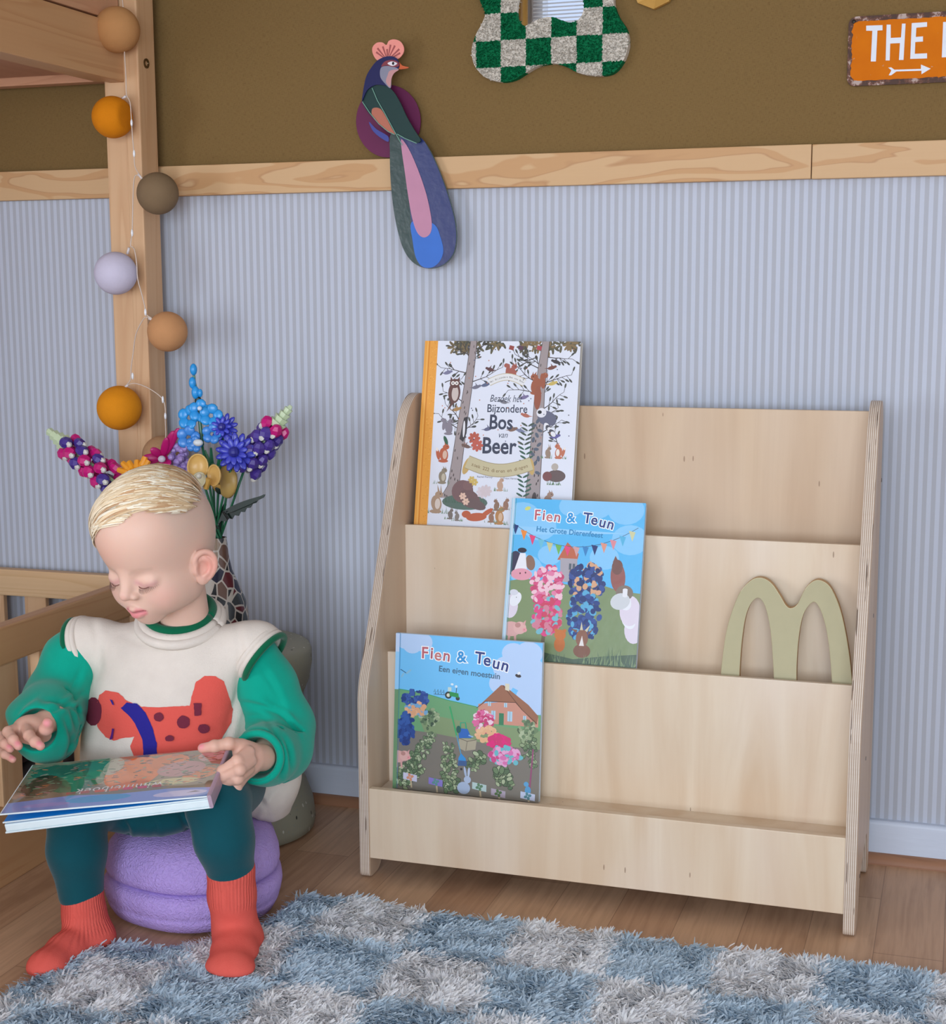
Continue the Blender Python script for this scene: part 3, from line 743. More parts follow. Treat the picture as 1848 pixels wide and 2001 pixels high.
def pig(A, x, y, s):
    A.ell(x-.5*s, y-.1*s, .7*s, .5*s, (218, 170, 166)); A.ell(x+.1*s, y, .45*s, .42*s, (224, 178, 172)); A.ell(x+.45*s, y-.12*s, .16*s, .15*s, (232, 160, 164)); A.poly([(x+.25*s, y+.3*s), (x+.5*s, y+.55*s), (x+.45*s, y+.15*s)], (214, 160, 158)); A.ell(x-.05*s, y+.18*s, .2*s, .17*s, (190, 140, 134)); A.line([(x-.6*s, y-.5*s), (x-.62*s, y-1*s)], .16*s, (214, 164, 160)); A.line([(x-.2*s, y-.5*s), (x-.15*s, y-1*s)], .16*s, (214, 164, 160)); A.ell(x+.42*s, y-.1*s, .02*s, .03*s, (120, 60, 60))
def sheep(A, x, y, s, f=1):
    A.ell(x+f*.35*s, y-.5*s, .55*s, .8*s, (222, 212, 226)); A.ell(x, y, .36*s, .52*s, (232, 234, 240), 30*f); A.ell(x+f*.15*s, y+.45*s, .3*s, .2*s, (214, 216, 226)); A.ell(x-f*.05*s, y+.12*s, .03*s, .03*s, (60, 60, 70))
def bush(A, x, y, rx, ry, cols, n=60, s=.006):
    for i in range(n):
        a = random.uniform(0, 6.28); r = math.sqrt(random.random()); A.ell(x+rx*r*math.cos(a), y+ry*r*math.sin(a), s*random.uniform(.7, 1.2), s*random.uniform(.5, .9), random.choice(cols), random.uniform(0, 180), 8)
def art2(A, W, H):
    vb = H-.262
    A.poly([(0, 0), (W, 0), (W, H), (0, H)], (92, 184, 236))
    for (x, y, r) in ((.02, H-.03, .03), (.05, H-.045, .028), (.10, H-.01, .02), (.14, H-.005, .03), (.19, H-.012, .03), (.20, H-.06, .03), (.07, H-.09, .02), (.16, H-.09, .024), (.03, H-.115, .03)): A.ell(x, y, r, r*.8, (136, 200, 242))
    A.poly([(0, H-.045), (0, H-.02), (.01, H-.01), (.005, H-.06), (.2, H-.05)], (150, 206, 244))
    hill = [(0, 0), (W, 0), (W, vb+.118), (.19, vb+.120), (.16, vb+.128), (.12, vb+.124), (.07, vb+.130), (.03, vb+.132), (0, vb+.126)]
    A.poly(hill, (128, 146, 104))
    # farmhouse
    A.poly([(.083, vb+.165), (.098, vb+.194), (.118, vb+.176), (.116, vb+.165)], (190, 104, 74)); A.poly([(.090, vb+.13), (.118, vb+.13), (.116, vb+.168), (.088, vb+.168)], (170, 164, 172)); A.ell(.108, vb+.146, .004, .005, (120, 100, 100))
    for k in range(2): A.poly([(.103+.006*k, vb+.150), (.107+.006*k, vb+.150), (.107+.006*k, vb+.160), (.103+.006*k, vb+.160)], (90, 100, 110))
    # bunting
    pts = [(.004+.208*t, vb+.222-.070*4*t*(1-t)*.5) for t in [i/20 for i in range(21)]]
    A.line(pts, .0008, (60, 80, 110))
    fc = [(40, 60, 120), (236, 140, 60), (226, 70, 120), (110, 190, 214), (200, 200, 150), (112, 178, 86), (226, 70, 120), (206, 160, 160), (60, 130, 190), (44, 56, 110), (220, 150, 130), (220, 140, 150), (90, 180, 220), (206, 206, 160)]
    for i, c in enumerate(fc):
        t = (i+.35)/14; x = .004+.208*t; y = vb+.222-.14*t*(1-t); A.poly([(x-.0055, y+.001), (x+.0055, y-.001), (x+.001, y-.016)], c)
    A.ell(.028, vb+.246, .005, .003, (210, 216, 120), 20)
    title(A, W, vb+.226, 'Het Grote Dierenfeest', .0118, vb+.2095, .044, (44, 130, 184))
    cow(A, .022, vb+.155, .030); sheep(A, .018, vb+.098, .024, -1); sheep(A, .205, vb+.075, .028); sheep(A, .196, vb+.105, .030)
    A.ell(.184, vb+.142, .012, .024, (150, 92, 84), 6); A.ell(.182, vb+.158, .009, .012, (120, 84, 76)); A.poly([(.174, vb+.165), (.178, vb+.176), (.184, vb+.166)], (120, 84, 76)); A.ell(.196, vb+.118, .014, .012, (130, 116, 104)); A.ell(.190, vb+.104, .016, .013, (206, 210, 214), 20)
    for k in range(6): A.ell(.197, vb+.123-.002*k, .004, .002, (230, 230, 234))
    pig(A, .026, vb+.052, .024)
    # plain stand-ins where the cover's figures are: a rose bush and a blue hydrangea bush
    A.line([(.068, vb+.03), (.070, vb+.07)], .006, (110, 100, 74)); A.line([(.133, vb+.03), (.133, vb+.07)], .006, (110, 100, 74))
    bush(A, .070, vb+.120, .027, .034, [(226, 130, 166), (214, 84, 130), (238, 196, 208), (196, 70, 110)], 150, .0052)
    bush(A, .072, vb+.075, .024, .030, [(220, 72, 130), (206, 70, 100), (210, 130, 150), (120, 186, 200)], 120, .0056)
    bush(A, .134, vb+.130, .029, .032, [(48, 64, 120), (60, 84, 150), (214, 166, 130), (40, 54, 104)], 150, .0052)
    bush(A, .132, vb+.078, .026, .038, [(44, 66, 130), (56, 84, 150), (92, 170, 210), (40, 60, 116)], 150, .0058)
    # small bear-brown pup and goat on the grass
    A.ell(.096, vb+.030, .009, .012, (196, 112, 50)); A.ell(.096, vb+.045, .0095, .0085, (200, 116, 54)); A.ell(.089, vb+.052, .003, .003, (196, 112, 50)); A.ell(.103, vb+.052, .003, .003, (196, 112, 50))
    A.ell(.133, vb+.022, .014, .011, (128, 88, 70)); A.ell(.132, vb+.042, .010, .014, (140, 96, 76)); A.poly([(.128, vb+.030), (.132, vb+.046), (.136, vb+.030)], (228, 224, 222)); A.poly([(.122, vb+.050), (.113, vb+.056), (.124, vb+.055)], (128, 88, 70)); A.poly([(.141, vb+.052), (.150, vb+.058), (.142, vb+.047)], (128, 88, 70)); A.poly([(.128, vb+.055), (.130, vb+.068), (.133, vb+.055)], (206, 200, 170)); A.poly([(.136, vb+.055), (.144, vb+.064), (.140, vb+.052)], (206, 200, 170))
    A.poly([(0, 0), (W, 0), (W, vb+.022), (.17, vb+.016), (.12, vb+.008), (.08, vb+.014), (.05, vb+.02), (0, vb+.012)], (82, 102, 82))
    for k in range(130):
        x = random.choice((random.uniform(0, .05), random.uniform(.14, .22), random.uniform(0, .22))); h = random.uniform(.012, .034 if x > .16 or x < .04 else .02)
        A.poly([(x-.001, vb+.002), (x+.001, vb+.002), (x+random.uniform(-.008, .012), vb+h)], random.choice([(70, 96, 78), (104, 128, 92), (130, 150, 110)]))
    A.poly([(0, 0), (.006, 0), (.006, H), (0, H)], (176, 206, 226)); A.line([(.0075, 0), (.0075, H)], .0007, (70, 150, 150)); A.line([(.0035, 0), (.0035, H)], .001, (214, 232, 240))
def art3(A, W, H):
    A.poly([(0, 0), (W, 0), (W, H), (0, H)], (116, 196, 246))
    for (x, y, r) in ((.02, H, .03), (.045, H-.012, .018), (.028, H-.018, .016), (.20, H-.02, .02), (.225, H-.018, .022), (.19, H-.045, .024), (.22, H-.05, .035), (.18, H-.07, .02), (.235, H-.09, .03)): A.ell(x, y, r, r*.85, (184, 210, 244))
    A.poly([(0, .075), (W, .075), (W, .140), (.14, .145), (.09, .152), (.05, .160), (0, .164)], (112, 166, 120)); A.line([(0, .164), (.05, .160), (.09, .152), (.14, .145)], .0012, (60, 160, 110))
    A.poly([(.06, .08), (W, .08), (W, .115), (.13, .118), (.08, .124), (.04, .125)], (134, 156, 116))
    soil = [(0, 0), (W, 0), (W, .085), (.17, .086), (.11, .092), (.07, .096), (.03, .098), (0, .094)]
    A.poly(soil, (128, 124, 116))
    # house
    A.poly([(.143, .120), (.243, .120), (.243, .135), (.205, .160), (.143, .150)], (206, 148, 130))
    A.poly([(.140, .143), (.155, .155), (.205, .157), (.216, .146), (.240, .124), (.243, .138), (.226, .155), (.185, .183), (.180, .183)], (156, 108, 86)); A.line([(.183, .183), (.205, .158), (.216, .146)], .0012, (110, 74, 60)); A.line([(.140, .143), (.155, .155), (.205, .157), (.216, .146), (.241, .126)], .001, (90, 64, 54))
    A.poly([(.187, .176), (.194, .174), (.194, .186), (.187, .186)], (220, 214, 190))
    for (x, y, w_, h) in ((.159, .148, .005, .007), (.186, .148, .005, .007), (.165, .127, .007, .014), (.192, .126, .008, .016), (.218, .127, .005, .010)): A.poly([(x, y), (x+w_, y), (x+w_, y+h), (x, y+h)], (176, 210, 230)); A.line([(x+w_/2, y), (x+w_/2, y+h)], .0006, (90, 120, 130))
    A.poly([(.178, .119), (.186, .119), (.186, .138), (.178, .138)], (60, 130, 96))
    # tractor with harrow
    A.ell(.092, .160, .0058, .0058, (50, 60, 60)); A.ell(.092, .160, .003, .003, (220, 220, 200)); A.ell(.108, .156, .0035, .0035, (60, 70, 66)); A.poly([(.094, .159), (.110, .157), (.109, .164), (.094, .166)], (44, 150, 84)); A.poly([(.091, .166), (.097, .167), (.097, .173), (.091, .173)], (200, 220, 214)); A.line([(.105, .164), (.106, .174)], .001, (50, 60, 60))
    for k in range(4): A.line([(.067+.005*k, .163), (.069+.005*k, .168), (.070+.005*k, .160)], .0008, (60, 70, 80))
    A.line([(.067, .160), (.088, .160)], .0008, (60, 70, 80))
    A.ell(.098, .178, .0025, .0018, (220, 236, 246)); A.ell(.105, .175, .0022, .0022, (220, 236, 246))
    # dragonfly, bee
    A.line([(.009, .196), (.020, .190)], .0013, (50, 90, 130)); A.ell(.023, .193, .006, .0018, (140, 190, 220), 40); A.ell(.013, .187, .005, .0016, (140, 190, 220), 60)
    A.ell(.208, .200, .005, .0028, (60, 56, 60), -10); A.ell(.209, .204, .003, .002, (230, 236, 244), 40)
    title(A, W, H-.040, 'Een eigen moestuin', .0118, H-.057, .066, (70, 110, 140))
    # crops
    G = [(112, 138, 104), (150, 168, 132), (92, 116, 90), (176, 190, 156)]
    def row(x0, y0, x1, y1, w0, w1, n, s):
        for i in range(n):
            t = 1-(i+random.random())/n; x = x0+(x1-x0)*t; y = y0+(y1-y0)*t; w_ = w0+(w1-w0)*t
            px_, py_ = x+random.uniform(-w_, w_), y+random.uniform(-.004, .004); a = random.uniform(0, 180); q = s*(1-.4*t)
            A.ell(px_, py_, q*1.15, q*.8, (58, 74, 58), a, 8); A.ell(px_, py_, q, q*.62, random.choice(G), a, 8)
    row(.010, .006, .066, .094, .020, .008, 130, .0048); row(.098, .006, .094, .080, .018, .008, 110, .0048); row(.030, .020, .064, .10, .018, .008, 60, .0044)
    row(.150, .070, .132, .045, .010, .014, 40, .0055); row(.185, .05, .192, .020, .014, .012, 50, .0062); row(.225, .11, .232, .055, .012, .010, 60, .0050)
    bush(A, .060, .122, .016, .014, G+[(70, 90, 74)], 60, .0040); bush(A, .224, .115, .016, .014, G, 40, .0042)
    # watering can, crate, broom
    A.poly([(.112, .092), (.142, .092), (.140, .076), (.122, .072), (.112, .076)], (176, 168, 146)); A.line([(.112, .092), (.126, .088), (.142, .092)], .001, (100, 96, 84)); A.line([(.126, .088), (.124, .073)], .0008, (100, 96, 84))
    A.poly([(.110, .108), (.126, .108), (.133, .094), (.112, .092)], (46, 108, 190)); A.line([(.114, .108), (.114, .117), (.122, .118), (.124, .108)], .0022, (50, 170, 130)); A.line([(.128, .098), (.136, .096)], .002, (150, 190, 230)); A.ell(.111, .106, .004, .006, (40, 96, 90))
    A.line([(.095, .142), (.108, .095)], .0024, (56, 172, 110)); A.line([(.108, .096), (.116, .066)], .0018, (90, 160, 196)); A.poly([(.116, .068), (.124, .060), (.126, .048), (.111, .047), (.112, .060)], (56, 150, 220)); A.poly([(.112, .056), (.126, .056), (.126, .048), (.111, .047)], (66, 100, 150))
    pig(A, .018, .055, .020)
    # plain stand-ins where the cover's figures are: a blue barrel of delphiniums and a pink rose bush
    bush(A, .036, .150, .022, .014, [(52, 78, 150), (66, 96, 170), (44, 66, 130)], 80, .0042); bush(A, .038, .132, .018, .012, [(232, 180, 140), (224, 168, 130), (120, 170, 210)], 50, .0045); bush(A, .020, .100, .015, .026, [(50, 80, 150), (60, 96, 170), (44, 66, 130)], 110, .0048)
    bush(A, .152, .122, .016, .018, [(222, 110, 160), (240, 210, 224), (200, 70, 120)], 80, .0040); bush(A, .160, .102, .018, .012, [(232, 180, 140), (236, 190, 150)], 40, .0048); bush(A, .180, .090, .018, .012, [(228, 50, 130), (214, 60, 120)], 60, .0050); bush(A, .190, .070, .026, .014, [(222, 120, 180), (232, 170, 210), (110, 190, 200), (210, 80, 140)], 100, .0052)
    A.line([(.236, .085), (.232, .022)], .0026, (150, 84, 120))
    # hare and label stakes
    A.ell(.122, .012, .011, .010, (176, 194, 222)); A.ell(.128, .026, .006, .006, (180, 198, 226)); A.ell(.124, .038, .002, .009, (176, 194, 222), 12); A.ell(.130, .038, .002, .008, (190, 206, 230), -4); A.ell(.117, .042, .002, .002, (50, 50, 60))
    A.ell(.229, .018, .005, .007, (90, 160, 210)); A.ell(.226, .028, .004, .004, (96, 166, 214))
    for (x, y, c, c2) in ((.030, .022, (206, 206, 232), (214, 150, 120)), (.074, .018, (140, 128, 206), (96, 150, 150)), (.148, .017, (190, 214, 214), (100, 140, 110)), (.180, .010, (184, 172, 190), (90, 120, 80)), (.229, .010, (196, 206, 232), (90, 140, 150))):
        A.line([(x+.001, y-.002), (x+.003, y-.018)], .0028, (196, 180, 150)); A.poly([(x-.012, y+.006), (x+.012, y+.003), (x+.012, y-.008), (x-.012, y-.005)], c); A.leafs(x, y-.001, 4, .006, c2, 20, 360, .8)
    A.poly([(0, 0), (.0065, 0), (.0065, H), (0, H)], (150, 206, 246)); A.poly([(0, 0), (.0065, 0), (.0065, .163), (0, .163)], (110, 150, 112)); A.poly([(0, H), (.0065, H), (.0065, H-.03), (0, H-.03)], (196, 216, 246)); A.line([(.0078, 0), (.0078, H)], .0007, (90, 150, 180))
def qq(x, y, Y): return Vector(Q(x, y, Y))
# book at the back, top tier: front face leans from (y=-.158) to (y=-.072)
book('picture_book', 'large woodland picture book with orange cloth spine standing in the top tier', (-.8785, -.1495, .515), (-.6065, -.1495, .515), (-.8785, -.0765, .8595), .016, art1, M_print, spine=(228, 158, 62), board=(206, 200, 190))
book('picture_book', 'glossy blue picture book with bunting and farm animals standing in the middle tier', (-.698, -.2365, .335), (-.4765, -.2365, .335), (-.698, -.1665, .6085), .011, art2, M_gloss, spine=(176, 206, 226), board=(190, 200, 210))
book('picture_book', 'square blue picture book with vegetable garden cover on the lowest tier', (-.8655, -.2880, .1400), (-.6185, -.2880, .1400), (-.8655, -.2635, .3935), .010, art3, vcol('satin_cover', .3, .5, coat=.3), spine=(150, 206, 246), board=(200, 214, 226))

# ================================================================== LETTER m
px_out = [(1407, 1345), (1410, 1300), (1418, 1240), (1430, 1195), (1447, 1155), (1470, 1132), (1490, 1129), (1508, 1140), (1524, 1163), (1536, 1183), (1546, 1188), (1558, 1180), (1572, 1152), (1588, 1136), (1604, 1134), (1622, 1147), (1638, 1180), (1650, 1225), (1660, 1285), (1666, 1345), (1626, 1350), (1622, 1290), (1616, 1240), (1606, 1200), (1594, 1178), (1583, 1180), (1570, 1200), (1562, 1235), (1557, 1290), (1556, 1350), (1513, 1350), (1510, 1290), (1505, 1230), (1495, 1185), (1482, 1168), (1468, 1178), (1457, 1205), (1450, 1250), (1446, 1300), (1444, 1350)]
def mY(y): return -.186-.040*(y-1130)/210
m2 = []
for (x, y) in px_out:
    p = Q(x, y, mY(y)); m2.append((p[0], p[2]))
top = smoothloop(m2[0:20], 4, closed=False); mid = smoothloop(m2[20:30], 4, closed=False); mid2 = smoothloop(m2[30:40], 4, closed=False)
zb = .331
outl = [(top[0][0]-.0005, zb)]+top+[(top[-1][0]+.0002, zb), (mid[0][0], zb)]+mid+[(mid[-1][0], zb), (mid2[0][0], zb)]+mid2+[(mid2[-1][0], zb)]
def m3d(u, v, w_): return (u, -.186-.040*(.508-v)/.158+w_, v)
lm = empty('wooden_letter', (-.247, -.21, zb), 'sage green wooden letter m leaning in the middle tier at the right end', 'letter')
b = MB().prism(outl, m3d, 0, .0145, bev=.0009); o = b.build('letter_body', plain((176, 168, 130), .5), lm)
o.data.materials.append(plain((188, 150, 104), .55)); o.data.materials.append(plain((206, 198, 160), .5))
for p_ in o.data.polygons:
    n_ = p_.normal
    if abs(n_.y) < .5: p_.material_index = 1
    elif n_.y > -.9 and n_.y < 0: p_.material_index = 2

# ================================================================== WALL DECORATION
WDK = -.012
def wallpoly(pts, Y): return [(lambda p: (p[0], p[2]))(Q(x, y, Y)) for (x, y) in pts]
def wp(u, v, w_): return (u, w_, v)
# --- paper peacock
pk = empty('paper_peacock', Q(775, 300, 0), 'layered cardboard peacock with pink crest and long blue tail hanging on the wall', 'wall decoration')
M_card = lambda c, r=.34: plain(c, .5, .3)
def layer(name, pts, y0, y1, col, parent=pk, sub=5, rough=.34, sm=True, mat=None):
    pl = wallpoly(pts, (y0+y1)/2); pl = smoothloop(pl, sub) if sm else pl
    return MB().prism(pl, wp, y1, y0).build(name, mat or M_card(col, rough), parent)
disc = [(759+63*math.cos(a), 237+71*math.sin(a)) for a in [2*math.pi*k/20 for k in range(20)]]
layer('back_disc', disc, -.010, -.012, (100, 26, 72))
tail = [(764, 262), (762, 300), (763, 345), (768, 400), (777, 450), (790, 490), (810, 515), (838, 525), (866, 519), (886, 499), (893, 468), (890, 430), (878, 385), (860, 335), (840, 292), (822, 270), (790, 255)]
def mat_foil(c):
    t = NT('printed_gloss'); t.bump(t.noise(t.co('Object'), 75, 2, .5), .3, .002)
    return t.fin(lin(c), .3, .5, Coat_Weight=.3, Coat_Roughness=.2)
layer('tail', tail, -.030, -.032, (34, 78, 74), mat=mat_foil((26, 56, 54)))
layer('tail_blue_half', [(783, 262), (790, 320), (800, 400), (806, 460), (812, 500), (822, 520), (838, 524), (864, 518), (884, 498), (891, 468), (888, 430), (876, 385), (858, 335), (838, 292), (820, 268)], -.0320, -.0325, (52, 66, 128), mat=mat_foil((36, 50, 106)))
layer('tail_bright_drop', [(803, 436), (806, 470), (812, 502), (824, 520), (842, 523), (858, 512), (866, 490), (860, 462), (850, 440), (826, 430)], -.0325, -.0330, (58, 112, 200))
layer('tail_pink_drop', [(784, 272), (798, 290), (816, 330), (833, 380), (843, 430), (841, 455), (828, 464), (815, 454), (805, 425), (797, 380), (790, 330), (785, 295)], -.0330, -.0335, (190, 134, 160))
wing = [(708, 198), (712, 180), (724, 170), (750, 166), (768, 178), (782, 200), (795, 228), (810, 254), (822, 274), (812, 279), (790, 270), (772, 262), (758, 252), (738, 238), (720, 220)]
layer('body', wing, -.038, -.041, (18, 52, 50))
layer('wing_patch', [(728, 212), (742, 212), (752, 225), (765, 250), (772, 263), (756, 256), (738, 240), (727, 226)], -.041, -.0415, (176, 104, 84))
layer('wing_blue_patch', [(721, 238), (735, 252), (752, 262), (759, 268), (758, 277), (742, 268), (728, 255)], -.030, -.0305, (66, 74, 150))
neck = [(708, 197), (711, 172), (716, 150), (724, 135), (736, 120), (750, 112), (764, 110), (775, 114), (780, 124), (779, 133), (770, 138), (764, 150), (762, 172), (755, 168), (735, 166), (718, 176)]
layer('neck', neck, -.0415, -.0445, (22, 24, 78))
layer('cheek', [(744, 133), (755, 129), (770, 131), (779, 136), (771, 141), (765, 151), (763, 172), (752, 163), (743, 150)], -.0445, -.045, (132, 132, 150))
layer('throat', [(757, 148), (762, 138), (779, 136), (770, 143), (765, 153), (762, 170), (754, 160)], -.045, -.0453, (190, 140, 140))
layer('face_mask', [(745, 130), (752, 120), (766, 117), (777, 121), (779, 129), (768, 131), (755, 128)], -.0445, -.0452, (128, 56, 66))
layer('eye', [(757, 124), (766, 120), (776, 124), (767, 129)], -.0452, -.0456, (222, 216, 222))
MB().ell(Vector(Q(768, 124, -.0457)), (.0022, .0004, .0026)).build('pupil', plain((14, 12, 20), .2), pk, smooth=True)
layer('beak', [(779, 121), (786, 128), (799, 132), (788, 135), (778, 134)], -.041, -.0425, (196, 92, 50))
crest = [(738, 118), (729, 106), (728, 93), (736, 84), (747, 83), (755, 88), (760, 80), (770, 77), (782, 81), (789, 92), (788, 104), (778, 115), (765, 112), (752, 113)]
layer('crest', crest, -.036, -.038, (232, 146, 134))
cr = MB()
for (x, y) in ((731, 99), (734, 90), (746, 86), (756, 92), (764, 82), (774, 84), (784, 92), (786, 101)):
    a = np.array(Q(757, 118, -.0382)); e = np.array(Q(x, y, -.0382)); d = (e-a); s0 = a+d*.25; e0 = a+d*.85
    nn = np.array([-(d[2]), 0, d[0]]); nn = nn/np.linalg.norm(nn)*.0016
    cr.prism([(s0+nn*.5)[[0, 2]], (e0+nn)[[0, 2]], (e0-nn)[[0, 2]], (s0-nn*.5)[[0, 2]]], wp, -.0384, -.0380)
cr.build('crest_rays', plain((158, 74, 72), .5), pk)
M_edge = plain((120, 168, 150), .4)
for pts, nm in (([(727, 172), (737, 196), (752, 222), (768, 252), (786, 284)], 'feather_line'), ([(708, 199), (722, 220), (740, 242), (758, 257), (771, 263)], 'feather_line'), ([(776, 262), (790, 270), (814, 280)], 'feather_line')):
    MB().tube([Q(x, y, -.0425) for x, y in pts], .0007, 6).build(nm, M_edge, pk)
MB().box(Q(765, 215, 0)[0]-.008, Q(765, 215, 0)[0]+.008, -.0375, 0, Q(765, 215, 0)[2]-.012, Q(765, 215, 0)[2]+.012).build('mounting_block', plain((96, 60, 60), .6), pk)
# --- mirror with checkered tufted frame
MY = -.022
mo = [(936, -60), (930, -28), (936, 0), (946, 25), (940, 45), (926, 72), (920, 100), (926, 128), (946, 150), (975, 159), (1002, 155), (1026, 141), (1050, 128), (1080, 123), (1106, 130), (1130, 142), (1165, 147), (1195, 142), (1215, 120), (1226, 88), (1222, 56), (1206, 30), (1197, 0), (1204, -30), (1220, -60), (1225, -95), (1212, -130), (1180, -150), (1140, -148), (1100, -135), (1060, -132), (1020, -145), (975, -150), (940, -130), (926, -95)]
mi = [(1008, 12), (1009, 34), (1020, 49), (1034, 46), (1052, 36), (1076, 32), (1094, 38), (1112, 43), (1128, 38), (1138, 22), (1139, 0), (1136, -30), (1139, -62), (1120, -72), (1085, -68), (1050, -72), (1020, -68), (1010, -45), (1012, -15)]
mr = empty('wall_mirror', Q(1075, 0, 0), 'wavy mirror in a tufted green and cream checkered frame high on the wall', 'mirror')
ol = smoothloop(wallpoly(mo, MY), 6); il = smoothloop(wallpoly(mi, MY), 6)
CO = Q(977, 78, MY); CS = .0433
def mat_check():
    t = NT('tufted_checks'); s = t.sep(t.co('Object'))
    d = t.noise(t.co('Object'), 260, 2); jt = t.math('MULTIPLY', t.math('SUBTRACT', d, .5), .006)
    u = t.math('FLOOR', t.math('DIVIDE', t.math('ADD', t.math('SUBTRACT', s[0], CO[0]), jt), CS))
    v = t.math('FLOOR', t.math('DIVIDE', t.math('ADD', t.math('SUBTRACT', s[2], CO[2]), jt), CS))
    k = t.math('MODULO', t.math('ABSOLUTE', t.math('ADD', u, v)), 2)
    c = t.mix(k, lin((16, 112, 70)), lin((216, 208, 196)))
    t.bump(t.noise(t.co('Object'), 500, 2), .8, .003)
    return t.fin(c, .95, .1)
MC = mat_check()
fr_ = MB().prism(ol, wp, -.018, -.002, holes=[il]).build('frame', MC, mr)
def inside(pt, poly):
    x, y = pt; c = False; n = len(poly)
    for i in range(n):
        x1, y1 = poly[i]; x2, y2 = poly[i-1]
        if (y1 > y) != (y2 > y) and x < (x2-x1)*(y-y1)/(y2-y1)+x1: c = not c
    return c
xs = [p[0] for p in ol]; zs = [p[1] for p in ol]; tv, tf = [], []
zvis = Q(1000, -12, MY)[2]
k = 0
while k < 9000:
    x, z = random.uniform(min(xs), max(xs)), random.uniform(min(zs), zvis+.02)
    if not inside((x, z), ol) or inside((x, z), il): continue
    k += 1; a = random.uniform(0, 6.28); dx, dz = math.cos(a)*.0011, math.sin(a)*.0011; L = random.uniform(.0022, .0042); lx, lz = random.gauss(0, .0012), random.gauss(0, .0012)-.0004
    b_ = len(tv); tv += [(x-dx, -.0178, z-dz), (x+dx, -.0178, z+dz), (x+dx*.6+lx, -.0178-L, z+dz*.6+lz), (x-dx*.6+lx, -.0178-L, z-dz*.6+lz)]; tf.append((b_, b_+1, b_+2, b_+3))
o = mk('frame_pile', tv, tf, MC, fr_); o['kind'] = 'stuff'
big = MB().prism([(p[0], p[1]) for p in il], wp, -.012, -.010).build('mirror_glass', NT('mirror').fin((.92, .93, .93), .01, .5, 1), mr)
# --- gilt ornament, cropped by the top of the picture
hx = [(1243, -2), (1246, 6), (1277, 18), (1307, 3), (1322, -30), (1290, -55), (1250, -42)]
gh = empty('wall_ornament', Q(1280, -15, 0), 'faceted gold ornament peeking in at the top edge right of the mirror', 'wall ornament')
cx_ = Q(1280, -20, -.05)
pl = wallpoly(hx, -.012); v = [(p[0], -.004, p[1]) for p in pl]+[(p[0], -.014, p[1]) for p in pl]+[(cx_[0], -.030, cx_[2])]; n = len(pl)
fcs = [(i, (i+1) % n, n+(i+1) % n, n+i) for i in range(n)]+[(n+i, n+(i+1) % n, 2*n) for i in range(n)]+[tuple(range(n))[::-1]]
mk('faceted_plate', v, fcs, plain((206, 160, 84), .4, metal=.2), gh)
# --- enamel sign
SY = -.010
sg = empty('metal_sign', Q(1760, 95, 0), 'weathered orange metal sign with white capital letters and an arrow on the brown wall', 'sign')
s0, s1 = Q(1650, 30, SY), Q(1658, 168, SY); sx0 = (s0[0]+s1[0])/2+.0015; sz0 = Q(1670, 168, SY)[2]; sz1 = Q(1670, 32, SY)[2]; sx1 = sx0+.40
base_ = rounded([(sx0, sz0), (sx1, sz0), (sx1, sz1), (sx0, sz1)], .014, 8)
def mat_rust():
    t = NT('rusty_rim'); n = t.noise(t.co('Object'), 60, 4, .65)
    return t.fin(t.ramp(n, [(.46, lin((70, 42, 30))), (.54, lin((110, 66, 48))), (.60, lin((176, 156, 148)))]), .6, .4)
def mat_enamel():
    t = NT('orange_enamel'); n = t.noise(t.co('Object'), 120, 4, .6); n2 = t.noise(t.co('Object'), 25, 3)
    c = t.mix(t.ramp(n, [(.68, (0,)*3), (.72, (1,)*3)]), t.mix(n2, lin((196, 100, 0)), lin((214, 118, 2))), lin((190, 150, 120)))
    return t.fin(c, .6, .12)
MB().prism(base_, wp, -.008, -.006).build('plate', mat_rust(), sg)
inn = []
bpn = rounded([(sx0+.0055, sz0+.0075), (sx1-.0055, sz0+.0075), (sx1-.0055, sz1-.0075), (sx0+.0055, sz1-.0075)], .011, 8)
ctr = np.array([(sx0+sx1)/2, (sz0+sz1)/2]); L_ = []
for i in range(len(bpn)):
    a, c = np.array(bpn[i]), np.array(bpn[(i+1) % len(bpn)]); m_ = max(1, int(np.linalg.norm(c-a)/.004))
    for j in range(m_):
        p = a+(c-a)*j/m_; p = p+(ctr-p)/np.linalg.norm(ctr-p)*random.uniform(-.001, .0022); L_.append(tuple(p))
MB().prism(L_, wp, -.0086, -.008).build('enamel_face', mat_enamel(), sg)
M_let = plain((214, 218, 228), .35)
def st(name, pts): return MB().prism(wallpoly(pts, SY), wp, -.0094, -.0086).build(name, M_let, sg)
st('letter', [(1692, 50), (1724, 49), (1724, 59), (1714, 59.5), (1711, 120), (1701, 120), (1704, 60), (1692, 60)])
st('letter', [(1732, 48), (1740, 48), (1740, 74), (1760, 73), (1762, 46), (1769, 46), (1765, 117), (1756, 117), (1758, 84), (1739, 85), (1738, 118), (1730, 118)])
st('letter', [(1781, 45), (1811, 43), (1811, 52), (1790, 54), (1789, 72), (1803, 71), (1803, 81), (1788, 82), (1787, 105), (1811, 104), (1811, 114), (1778, 115)])
bx = Q(1841, 80, SY)[0]; zb_, zt_ = Q(1841, 112, SY)[2], Q(1841, 43, SY)[2]; hh = zt_-zb_
MB().prism([(bx, zb_), (bx+.007, zb_), (bx+.007, zt_), (bx, zt_)], wp, -.0094, -.0086).build('letter', M_let, sg)
st('arrow', [(1735, 132), (1741, 131.5), (1747, 136), (1750, 136), (1799, 134.5), (1799, 126), (1818, 134), (1800, 145), (1800, 138), (1751, 139.5), (1741, 147), (1736, 147), (1740, 140), (1741, 137)])
